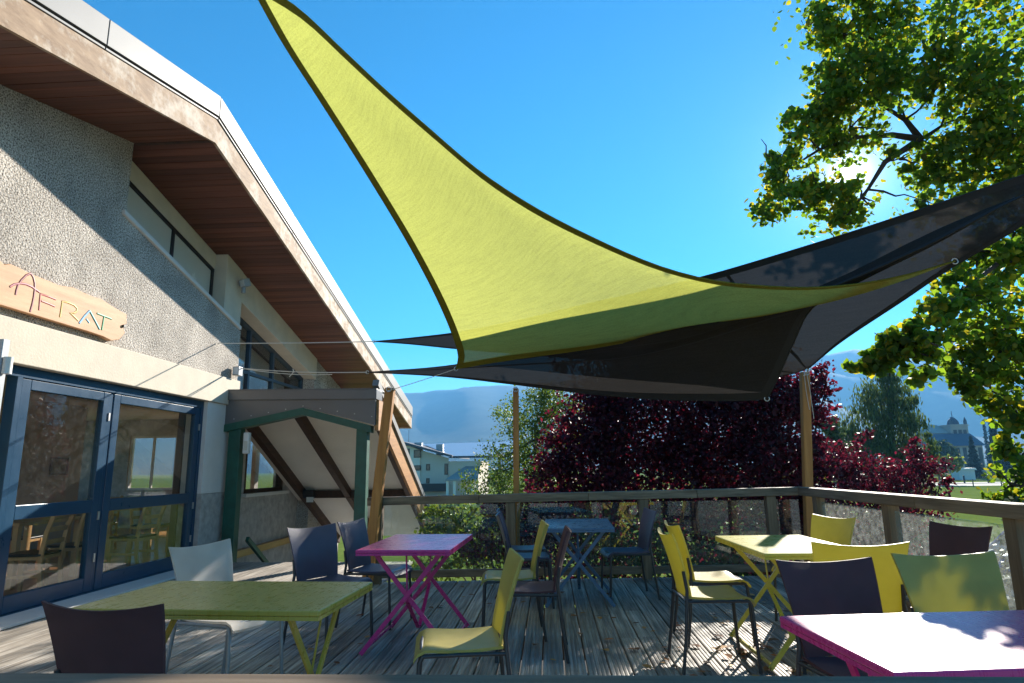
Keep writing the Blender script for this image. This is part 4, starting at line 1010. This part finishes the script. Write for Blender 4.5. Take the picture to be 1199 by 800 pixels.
limbs = [[(8.9,9.3,3.6),(7.6,9.2,4.6),tuple(on_y(1140,155,9.0)),tuple(fork)],[tuple(fork),tuple(on_y(1060,140,8.9)),tuple(on_y(1034,124,8.8)),tuple(on_y(1000,90,8.8))],
  [tuple(fork),tuple(on_y(1045,158,8.9)),tuple(on_y(1005,161,8.9)),tuple(on_y(960,175,8.8)),tuple(on_y(920,200,8.6))],[tuple(fork),tuple(on_y(1036,190,8.9)),tuple(on_y(1016,222,8.9)),tuple(on_y(990,255,8.8))],
  [(8.9,9.3,2.6),(7.2,8.6,3.2),tuple(on_y(1180,300,7.9)),tuple(on_y(1115,350,7.0)),tuple(on_y(1050,400,6.5))],[(8.9,9.2,2.0),(7.0,8.4,2.5),tuple(on_y(1180,400,8.0)),tuple(on_y(1150,440,8.0))],[(8.9,9.2,1.0),(6.9,8.2,1.3),tuple(on_y(1192,560,7.7))]]
tree('linden_tree','large linden tree leaning over the deck with sunlit yellow green leaves','tree',(9.0,9.4,GZ),(8.9,9.3,5.2),.34,lin_ells,'linden',.080,.19,limbs,per=26,shape='hex',fill=.3,tb=darkbark,aspect=.9,gap=(CAM,ray(995,203).normalized(),.11),twigs=True)

# purple leaved trees
PG = 'purple leaved plum trees behind the railing'
def ptree(label, base, ells, top, leaf=.09):
    ells = [(c,r,int(n*1.7)) for c,r,n in ells]
    return tree('plum_tree',label,'tree',base,top,.11,ells,'purple',leaf,.2,group=PG,per=34,fill=.3,tb=darkbark,aspect=.66)
ptree('purple leaved tree with red tips beside the green birch, behind the far railing',(1.0,13.0,GZ),[at(690,490,13,48,1500,36),at(725,480,13,50,1700,40),at(690,545,12.6,52,1900,40),at(660,580,12.4,42,1100,36),at(740,560,13,55,1900,40),at(655,530,12.8,26,420),at(720,630,12.6,60,1500),at(650,640,12.4,46,900),at(700,430,13,34,300),at(735,405,13.2,36,360),at(690,395,13.2,30,200),at(760,380,13.4,34,300),at(660,420,13.2,22,120)],(1.2,13,1.0))  # sparse top clumps hidden behind the yellow sail, added to dapple the deck
ptree('largest and darkest purple leaved tree, behind the middle of the far railing',(3.0,13.6,GZ),[at(800,450,13.6,62,2300,46),at(770,510,13.2,58,2200,44),at(840,500,13.2,60,2300,44),at(810,570,13,62,2400,44),at(870,450,13.6,50,1500,40),at(860,560,13,55,1900,40),at(760,440,13.8,46,1200),at(830,640,13,70,1800),at(810,405,13.8,50,1300),at(780,400,13.8,44,900),at(850,395,13.8,48,1100),at(880,400,13.8,40,800),at(840,370,14,40,700),at(890,370,14,34,480),at(800,372,14,34,480)],(3.0,13.6,2.0))  # crown raised out of sight behind the sails to shade the deck
ptree('purple leaved tree with bright crimson sprays beside the corner pole',(4.7,13.0,GZ),[at(905,480,12.8,46,1600,40),at(940,470,12.8,36,900,30),at(890,540,12.6,50,1900,40),at(935,540,12.6,42,1400,36),at(955,450,12.8,24,340),at(968,440,12.8,14,90),at(960,500,12.8,22,240),at(920,590,12.6,50,1500),at(900,640,12.6,60,1500),at(880,430,13,40,900)],(4.8,13,1.2))
ptree('low purple leaved bush below the weeping birch, past the corner pole',(6.3,13.4,GZ),[at(990,545,13.2,30,620),at(1020,560,13.2,36,850),at(970,570,13,34,760),at(1045,585,13.2,40,1000),at(1065,545,13.4,26,420),at(1088,555,13.4,22,320),at(1080,585,13.2,30,520),at(1020,620,13,50,1300),at(1060,640,13,46,1100),at(980,630,13,40,900),at(1010,520,13.4,14,110),at(1070,520,13.6,12,80),at(1105,560,13.4,12,80)],(6.3,13.4,.2),.07)
ptree('purple sprigs growing under the far rail beside the yellow green shrub',(-.3,10.2,GZ),[at(600,610,10.4,30,520),at(575,600,10.4,24,300),at(640,610,10.4,34,560),at(620,650,10.2,40,700),at(560,640,10.2,26,260)],(-.3,10.2,-.2),.065)
# green trees
tree('birch_tree','feathery green birch tree with pale yellow top behind the slim pole','tree',(-.5,20,GZ),(-.4,20,2.6),.13,[at(625,490,20,40,2600),at(655,478,20,34,2000),at(640,520,20,40,1600),at(615,560,20,40,1600),at(600,500,20.3,30,800),at(630,540,20,46,1700),at(585,545,19.5,34,900),at(650,560,20,44,1300),at(600,585,19.5,46,1200),at(560,575,19.2,26,420),at(680,470,20,22,700),at(660,495,20,30,1300),at(632,468,20,20,600),at(640,610,20,60,1300)],'birch',.08,.18,per=36,fill=.2,aspect=.6)
tree('fir_tree','young dark fir tree in front of the white house','tree',(-2.3,30,GZ),(-2.3,30,2.0),.1,[at(588,560,30,14,500),at(575,580,30,24,700),at(590,530,30,9,220),at(600,590,30,24,600)],'dull',.12,.2,per=20)
tree('weeping_birch','tall weeping birch with hanging grey green strands in the meadow','tree',(23.0,45,GZ),(23.2,45,6.5),.3,
     [at(px,py,45,r*1.1,int(n*1.9),None,rz) for px,py,r,n,rz in [(1035,470,22,1300,44),(1015,500,20,1100,46),(1050,500,22,1300,48),(1000,525,16,700,34),(1072,520,18,900,40),(1030,540,30,1500,36),(1060,555,26,1000,26),(1005,555,20,700,24),(1042,445,12,420,22),(1090,530,9,260,22),(990,510,8,200,16),(1065,470,10,260,22)]],'willow',.30,.16,per=30,droop=(0,0,-1.6),aspect=.28,fill=.3)
tree('garden_tree','dull green round tree seen past the pole, below the mountain','tree',(15.5,34,GZ),(15.5,34,2.0),.16,[at(972,500,34,13,420),at(985,525,34,15,480),at(965,525,34,14,400),at(990,548,34,16,480)],'dull',.2,.2,per=20)
tree('garden_tree','pale yellow green garden tree beside the weeping birch','tree',(20.5,48,GZ),(20.5,48,.8),.12,[at(975,530,48,13,380),at(988,545,48,12,320),at(965,555,48,12,300)],'hedge',.25,.2,per=20)
def conifer(label, px, ybase, ytop, Y, wpx, n, kind='conifer'):
    b = on_y(px,ybase,Y); tp = on_y(px,ytop,Y); h = tp.z-b.z; r = wpx*Y/F/2
    b = Vector((b.x,b.y,GZ)); h = tp.z-GZ
    t = empty('conifer', b, 0, label, 'tree', 'conifers near the church')
    z = RNG.random(n)**.75; ang = RNG.uniform(0,6.28,n); lay = (1-z)*(.75+.25*np.sin(z*60)); rr = r*lay*np.sqrt(RNG.random(n))**.6
    pts = np.stack([rr*np.cos(ang), rr*np.sin(ang), .04*h+z*h*.95-rr*.25],1)
    leaf_mesh('crown', pts, max(.3,h*.065), LM[kind], t, None, 'quad', .5)
    mb = MB(); mb.tube([(0,0,0),(0,0,h*.9)],[h*.02,h*.005],7); mb.build('trunk',darkbark,t)
conifer('dark cone shaped spruce standing before the church',1143,557,511,150,21,4600)
conifer('tall blue green conifer beside the church, half behind linden leaves',1170,552,487,160,24,4600)
conifer('broad dark conifer at the edge of the church grounds',1186,552,514,150,26,4200)
conifer('small distant conifer behind the church tower',1157,530,492,260,7,500)
conifer('little pointed conifer on the meadow edge near the weeping birch',980,540,494,130,14,900)
tree('round_tree','rounded clipped tree with a lit rim near the church','tree',on_y(1104,556,150).to_tuple()[:2]+(GZ,),on_y(1104,540,150),.3,[at(1104,530,150,13,1600,None,12),at(1104,543,150,11,700)],'dull',.7,.16,per=20)
tree('garden_tree','yellowish bushy tree between the plum bush and the church','tree',on_y(1100,560,110).to_tuple()[:2]+(GZ,),on_y(1100,552,110),.2,[at(1097,548,110,9,420),at(1108,545,110,9,420),at(1120,543,110,7,320)],'hedge',.5,.2,per=20)
# shrubs
def shrub(label, ells, kind, leaf, base, top, group=None): return tree('shrub',label,'shrub',base,top,.04,ells,kind,leaf,.2,group=group,per=22,fill=.25)
shrub('bright yellow green shrub growing below the railing beside the porch roof',[at(520,615,11.5,34,900),at(550,620,11.3,34,900),at(525,650,11,40,900),at(570,640,11.2,30,600),at(505,600,11.8,16,260),at(560,590,11.6,12,140),at(590,660,11,34,500)],'hedge',.075,(-1.3,11.3,GZ),(-1.3,11.3,-.4))
shrub('grey green shrub in the sun beyond the side railing',[at(1195,650,6.6,26,520),at(1190,690,6.6,28,560),at(1205,610,6.8,24,420),at(1215,660,6.6,34,600)],'grey',.045,(4.95,6.7,GZ),(4.95,6.7,-.4))
shrub('low dark shrub under the far rail behind the blue table',[at(700,650,10.6,44,900),at(760,650,10.6,44,900),at(820,655,10.8,44,900),at(880,655,10.8,40,800)],'dull',.07,(1.8,10.7,GZ),(1.8,10.7,-.8))

# ------------------------------------------------------------------ house, church, car
def house():
    Y = 84; b = Vector((-13.5,Y+4,GZ)); e = empty('house', b, 0, 'white alpine house with a low grey roof, seen past the porch', 'house')
    wh = simple('white house wall',(.82,.73,.62),.9,0,.06,.5); gr = simple('grey house wall',(.60,.51,.42),.9,0,.06,.5); rf = simple('grey blue roof sheet',(.07,.085,.11),.8,0,.1,.6); dk = simple('dark house glass',(.03,.04,.045),.15); br = simple('dark brown timber',(.05,.03,.022),.7)
    def p(px,py,yy=Y): v = on_y(px,py,yy)-b; return (v.x, v.z)
    mb = MB(); mb.prism([(p(440,583)[0],0),(p(492,583)[0],0),p(492,527),p(478,522),(p(440,524)[0],p(440,524)[1])],'y',-4.2,-3.9); mb.build('wall',wh,e)
    mb = MB(); mb.prism([(p(492,583)[0]+.01,0),(p(525,583)[0],0),p(525,536.5),p(492,527)],'y',-4,-3.8); mb.box((p(440,583)[0],-3.8,0),(p(525,583)[0],12,3.4)); mb.box((p(525,583)[0],-3.9,0),(p(560,583)[0],10,p(545,540)[1])); mb.build('wall',gr,e)
    mb = MB(); a = p(470,519); c = p(531,536); l = p(420,528); 
    for (u,v) in ((a,c),(l,a)): mb.prism([u,v,(v[0],v[1]+.28),(u[0],u[1]+.28)],'y',-5.2,13)
    mb.prism([p(525,536.5),(p(585,536)[0],p(585,536)[1]),(p(585,536)[0],p(585,536)[1]+.2),(p(531,536)[0],p(531,536)[1]+.2)],'y',-4.6,-3.5); roof = mb.build('roof',rf,e)
    mb = MB(); x0 = p(531,536)[0]; x1 = p(600,540)[0]; z0 = p(531,536)[1]+.2; 
    mb.add([(x0,-4.4,z0),(x1,-4.4,z0),(x1,6,z0+2.2),(x0-6.0,6,z0+2.0)],[(0,1,2,3)]); mb.add([(x0,-4.4,z0-.15),(x1,-4.4,z0-.15),(x1,6,z0+2.05),(x0-6.0,6,z0+1.85)],[(0,1,2,3)]); mb.build('roof',simple('light metal roof',(.42,.46,.5),.35,.4,.05,1),e)
    mb = MB(); q = p(510,522); mb.box((q[0]-.45,-1,q[1]-1.2),(q[0]+.45,0,q[1]+.3)); mb.build('chimney',M['lamp'],roof)
    mb = MB(); q = p(484,520); mb.box((q[0]-.5,-1,q[1]-1.0),(q[0]+.5,0,q[1]+.3)); mb.build('chimney',M['lamp'],roof)
    mb = MB(); q = p(479.5,519); mb.tube([(q[0],-4.5,q[1]),(q[0],-4.5,q[1]+1.7)],.03,6); mb.build('aerial',M['black'],roof)
    for px0,py0,px1,py1,yy in ((472.5,525.5,480,536,-4.25),(485,527,493,536,-4.25),(485,545,493,551,-4.25),(499,543.5,503.5,551,-4.05),(520.5,543,524.5,556,-4.05),(499,560,503,566,-4.05)):
        x0,z1 = p(px0,py0); x1,z0 = p(px1,py1); mb = MB(); mb.box((x0,yy,z0),(x1,yy+.06,z1)); w = mb.build('window',br,e)
        mb = MB(); mb.box((x0+.1,yy-.02,z0+.1),(x1-.1,yy,z1-.1)); mb.build('pane',dk,w)
    mb = MB(); x0,z1 = p(492,566.5); x1,z0 = p(523,575); mb.box((x0,-5.3,z0),(x1,-4.02,z1)); mb.build('balcony',br,e)
    mb = MB(); a, c = p(526,561), p(545,546); d = p(562,548); mb.add([(a[0],-7.2,a[1]),(d[0],-7.2,a[1]),(d[0],-4,c[1]),(c[0],-4,c[1])],[(0,1,2,3)]); mb.add([(a[0],-7.2,a[1]-.2),(d[0],-7.2,a[1]-.2),(d[0],-4,c[1]-.2),(c[0],-4,c[1]-.2)],[(0,1,2,3)])
    mb.add([(a[0],-7.2,a[1]-.2),(d[0],-7.2,a[1]-.2),(d[0],-7.2,a[1]),(a[0],-7.2,a[1])],[(0,1,2,3)]); mb.build('porch_roof',simple('pale tile roof',(.33,.29,.26),.8,0,.1,.8),e)
    for px in (528,536,556): x = p(px,560)[0]; mb = MB(); mb.box((x-.15,-7.0,0),(x+.15,-6.7,a[1]-.2)); mb.build('porch_post',wh,e)
house()
def church():
    Y = 190; b = Vector((116,Y+6,GZ)); e = empty('church', b, 0, 'distant stone church with a domed tower and dark blue slate roof', 'church')
    st = simple('church stone',(.42,.35,.31),.9,0,.12,.3); sl = simple('slate roof',(.05,.065,.095),.5,0,.1,.4); pale = simple('pale roof',(.42,.35,.3),.8,0,.1,.4); dk = simple('church window dark',(.05,.045,.05),.5)
    def p(px,py): v = on_y(px,py,Y)-b; return (v.x, v.z)
    x0 = p(1098,540)[0]; x1 = p(1153,540)[0]; ze = p(1120,521)[1]; zr = p(1120,507)[1]
    mb = MB(); mb.box((x0,-6,0),(x1,4,ze)); mb.build('nave_wall',st,e)
    mb = MB(); xa = p(1100,507)[0]; xb = p(1149,507)[0]
    mb.add([(x0-.6,-6.8,ze-.3),(x1+.6,-6.8,ze-.3),(xb,-1,zr),(xa,-1,zr),(x1+.6,4.8,ze-.3),(x0-.6,4.8,ze-.3)],[(0,1,2,3),(3,2,4,5),(0,3,5),(1,4,2)]); mb.build('nave_roof',sl,e)
    mb = MB(); x2 = p(1112,500)[0]; x3 = p(1135,500)[0]; z2 = p(1120,505)[1]; z3 = p(1125,494)[1]
    mb.box((x2,2,0),(x3,12,z2)); mb.build('transept_wall',st,e)
    mb = MB(); mb.add([(x2-1,1.5,z2-.2),(x3+.5,1.5,z2-.2),(x3-1.5,7,z3),(x2+1.5,7,z3),(x3+.5,12.5,z2-.2),(x2-1,12.5,z2-.2)],[(0,1,2,3),(3,2,4,5),(0,3,5),(1,4,2)]); mb.build('transept_roof',pale,e)
    mb = MB(); xt0, xt1 = p(1131,500)[0], p(1152,500)[0]; zt = p(1140,495)[1]; mb.box((xt0,1,0),(xt1,6.4,zt)); 
    mb.box((xt0-.2,.8,zt-.5),(xt1+.2,6.6,zt-.1)); tw = mb.build('tower',st,e)
    mb = MB(); cx = p(1140,490)[0]; zt2 = p(1140,486)[1]; r = (xt1-xt0)/2*.62
    mb.lathe([(r,zt),(r*1.04,zt+.3),(r*.98,zt+(zt2-zt)*.35),(r*.8,zt+(zt2-zt)*.65),(r*.45,zt+(zt2-zt)*.88),(r*.08,zt2+.2),(r*.05,zt2+2)],(cx,3.7,0),14); mb.build('dome',sl,tw)
    for px in (1132,1149): x = p(px,490)[0]; mb = MB(); mb.lathe([(.45,zt),(.45,zt+1.0),(.05,zt+2.2)],(x,1.4,0),8); mb.build('pinnacle',sl,tw)
    for px in (1136,1142,1148):
        x = p(px,502)[0]; mb = MB(); mb.box((x-.45,.9,zt-4.2),(x+.45,1.01,zt-1.6)); mb.build('window',dk,tw)
    for px in (1106,1114,1122,1130,1148):
        x = p(px,530)[0]; mb = MB(); mb.box((x-.5,-6.08,1.5),(x+.5,-5.99,ze-.8)); mb.build('window',dk,e)
church()
def far_sheds():
    for px, py, w, lab in ((1135,560,2.2,'small white roadside shed left of the dark spruce'),):
        pass
    b = on_y(1128,556,140); b = Vector((b.x,b.y,GZ)); e = empty('hut', b, 0, 'small white hut beside the dark spruce on the road edge', 'hut')
    mb = MB(); mb.box((-1.6,-1.2,0),(1.6,1.2,2.0)); mb.build('wall',M['whiteplaster'],e)
    mb = MB(); mb.prism([(-1.9,1.95),(1.9,1.95),(1.7,2.35),(-1.7,2.35)],'y',-1.5,1.5); mb.build('roof',M['whiteplastic'],e)
    for k, px in enumerate((1129,1157,1163)):
        q = on_y(px,562,118); lab = ['dark roadside post nearest the white hut','thin dark roadside post in the middle of the verge','dark roadside post beside the overhanging linden leaves'][k]
        mb = MB(); mb.lathe([(.14,0),(.14,1.2),(.1,1.3),(.0,1.32)],(0,0,0),8); o = mb.build('bollard',M['black']); o.location = (q.x,q.y,GZ); tag(o,lab,'post','posts along the far road')
    e = empty('fence',(60,100,GZ),0,'low dark rail fence along the far road','fence')
    mb = MB(); mb.beam((-14,0,.9),(60,0,.9),.06,.1); mb.beam((-14,0,.5),(60,0,.5),.06,.08); mb.build('rail',M['post'],e)
    for k in range(19):
        mb = MB(); mb.box((-14+4*k-.06,-.06,0),(-14+4*k+.06,.06,1.05)); mb.build('fence_post',M['post'],e)
far_sheds()
def car():
    e = empty('parked_car',(15.0,21.6,GZ+.004),R(28),'blue hatchback car parked on the drive, half hidden by the grey green shrub','car')
    paint = simple('blue car paint',(.03,.13,.36),.2,.1,.03,2); gl = simple('car glass',(.10,.14,.18),.06,0,.05,2)
    # body: lofted sections along its length
    secs = [(-2.05,.55,.45,.62),(-1.98,.35,.74,.72),(-1.5,.24,.84,.82),(-.7,.2,.90,.86),(0.3,.2,.92,.87),(1.2,.2,.92,.86),(1.85,.26,.90,.80),(2.05,.4,.78,.7)]
    mb = MB(); P = []
    for x,z0,z1,hw in secs: P.append([(x,-hw*.92,z0),(x,-hw,(z0+z1)/2),(x,-hw*.93,z1),(x,0,z1+.03),(x,hw*.93,z1),(x,hw,(z0+z1)/2),(x,hw*.92,z0),(x,0,z0),(x,-hw*.92,z0)])
    mb.grid(P); mb.add(P[0][:8],[tuple(range(8))]); mb.add(P[-1][:8],[tuple(range(8))]); mb.build('body',paint,e)
    cab = [(-1.1,.92,.80,.0),(-.35,1.40,.64,.0),(.3,1.47,.63,0),(1.1,1.43,.62,0),(1.8,.95,.74,0)]
    mb = MB(); P = [[(x,-.80,.90),(x,-h,z),(x,0,z+.03),(x,h,z),(x,.80,.90)] for x,z,h,_ in cab]; mb.grid(P); mb.build('window',gl,e)
    mb = MB(); P = [[(x,-h-.01,z-.01),(x,-h*.6,z+.035),(x,h*.6,z+.035),(x,h+.01,z-.01)] for x,z,h,_ in cab[1:4]]; mb.grid(P); 
    for s in (-1,1):
        for x in (.35,): mb.beam((x,s*.81,.9),(x-.02,s*.64,1.46),.07,.03)
        mb.beam((-1.12,s*.81,.9),(-.36,s*.65,1.41),.06,.04); mb.beam((1.82,s*.76,.93),(1.12,s*.63,1.44),.1,.05)
    mb.build('roof',paint,e)
    for sx in (-1.3,1.28):
        for s in (-1,1):
            mb = MB(); mb.tube([(sx,s*.66,.31),(sx,s*.86,.31)],.31,18); w = mb.build('wheel',M['black'],e)
            mb = MB(); mb.tube([(sx,s*.855,.31),(sx,s*.872,.31)],.2,14); mb.build('rim',M['steel'],w)
    for s in (-1,1):
        mb = MB(); mb.box((-2.06,s*.6-.16,.58),(-1.93,s*.6+.16,.72)); mb.build('headlight',M['lens'],e,.02)
        mb = MB(); mb.box((1.96,s*.6-.1,.65),(2.06,s*.6+.1,.85)); mb.build('taillight',simple('tail lamp red',(.4,.01,.01),.2),e,.01)
car()

#SECTION light
SUN_EL, SUN_AZ = R(22.5), R(26.55)
w = bpy.data.worlds.new('World'); scn.world = w; w.use_nodes = True
nt = w.node_tree; bg = nt.nodes['Background']; sky = N(nt,'ShaderNodeTexSky'); sky.sky_type = 'NISHITA'; sky.sun_disc = False
sky.sun_elevation = SUN_EL; sky.sun_rotation = SUN_AZ; sky.altitude = 1000; sky.air_density = 1.0; sky.dust_density = .05; sky.ozone_density = 3.0
hs = N(nt,'ShaderNodeHueSaturation'); hs.inputs['Saturation'].default_value = 1.6; hs.inputs['Hue'].default_value = .492
nt.links.new(sky.outputs[0],hs.inputs['Color']); nt.links.new(hs.outputs[0],bg.inputs['Color']); bg.inputs['Strength'].default_value = .060
sd = Vector((math.sin(SUN_AZ)*math.cos(SUN_EL), math.cos(SUN_AZ)*math.cos(SUN_EL), math.sin(SUN_EL)))
# the sun itself, seen through the leaves
tc = N(nt,'ShaderNodeTexCoord'); dp = N(nt,'ShaderNodeVectorMath',operation='DOT_PRODUCT'); dp.inputs[1].default_value = sd
nm = N(nt,'ShaderNodeVectorMath',operation='NORMALIZE'); nt.links.new(tc.outputs['Generated'],nm.inputs[0]); nt.links.new(nm.outputs[0],dp.inputs[0])
gt = N(nt,'ShaderNodeMath',operation='GREATER_THAN'); gt.inputs[1].default_value = math.cos(R(.30)); nt.links.new(dp.outputs['Value'],gt.inputs[0])
bg2 = N(nt,'ShaderNodeBackground'); bg2.inputs[0].default_value = (1,.97,.9,1); ms = N(nt,'ShaderNodeMath',operation='MULTIPLY'); ms.inputs[1].default_value = 40.0
nt.links.new(gt.outputs[0],ms.inputs[0])
ac = N(nt,'ShaderNodeMath',operation='ARCCOSINE'); nt.links.new(dp.outputs['Value'],ac.inputs[0])
tot = ms
for width, peak in ((.55,2.2),(2.2,.35),(9.0,.06)):      # bright rim of forward scattered light round the sun
    dv = N(nt,'ShaderNodeMath',operation='MULTIPLY'); dv.inputs[1].default_value = -1/R(width); nt.links.new(ac.outputs[0],dv.inputs[0])
    ex = N(nt,'ShaderNodeMath',operation='EXPONENT'); nt.links.new(dv.outputs[0],ex.inputs[0])
    ma = N(nt,'ShaderNodeMath',operation='MULTIPLY_ADD'); ma.inputs[1].default_value = peak; nt.links.new(ex.outputs[0],ma.inputs[0]); nt.links.new(tot.outputs[0],ma.inputs[2]); tot = ma
nt.links.new(tot.outputs[0],bg2.inputs['Strength'])
ads = N(nt,'ShaderNodeAddShader'); nt.links.new(bg.outputs[0],ads.inputs[0]); nt.links.new(bg2.outputs[0],ads.inputs[1]); nt.links.new(ads.outputs[0],nt.nodes['World Output'].inputs['Surface'])
L = bpy.data.lights.new('sun','SUN'); L.energy = 4.6; L.angle = R(.53); L.color = (1,.93,.82)
so = bpy.data.objects.new('sun',L); COL.objects.link(so); so.rotation_euler = (-sd).to_track_quat('-Z','Y').to_euler(); so.location = (20,40,30)
# the hazy valley air
hm = bpy.data.materials.new('valley haze'); hm.use_nodes = True; hn = hm.node_tree; hn.nodes.clear(); ho = N(hn,'ShaderNodeOutputMaterial'); pv = N(hn,'ShaderNodeVolumePrincipled')
pv.inputs['Color'].default_value = (.19,.54,1,1); pv.inputs['Density'].default_value = .00027; pv.inputs['Anisotropy'].default_value = .2; hn.links.new(pv.outputs[0],ho.inputs['Volume'])
mb = MB(); mb.box((-5100,-500,GZ-2.2),(5100,5300,545)); hz = mb.build('haze',hm); hz['kind'] = 'stuff'

# camera
cd = bpy.data.cameras.new('camera'); cd.sensor_width = 36; cd.lens = F/W0*36; cd.clip_end = 20000; cd.clip_start = .05
co = bpy.data.objects.new('camera',cd); COL.objects.link(co); scn.camera = co
f0 = ray(W0/2,PY); rt = (ray(W0/2+F,PY)-f0).normalized(); fw = f0.normalized(); upv = rt.cross(fw).normalized()
co.matrix_world = Matrix(((rt.x,upv.x,-fw.x,CAM.x),(rt.y,upv.y,-fw.y,CAM.y),(rt.z,upv.z,-fw.z,CAM.z),(0,0,0,1)))
v = scn.view_settings; v.view_transform = 'Standard'; v.look = 'None'; v.exposure = 1.72; v.gamma = 1; v.use_curve_mapping = False
scn.cycles.use_denoising = True; scn.cycles.max_bounces = 10; scn.cycles.diffuse_bounces = 7; scn.cycles.transparent_max_bounces = 24; scn.cycles.volume_bounces = 0
scn.cycles.sample_clamp_indirect = 6; scn.cycles.caustics_reflective = False; scn.cycles.caustics_refractive = False
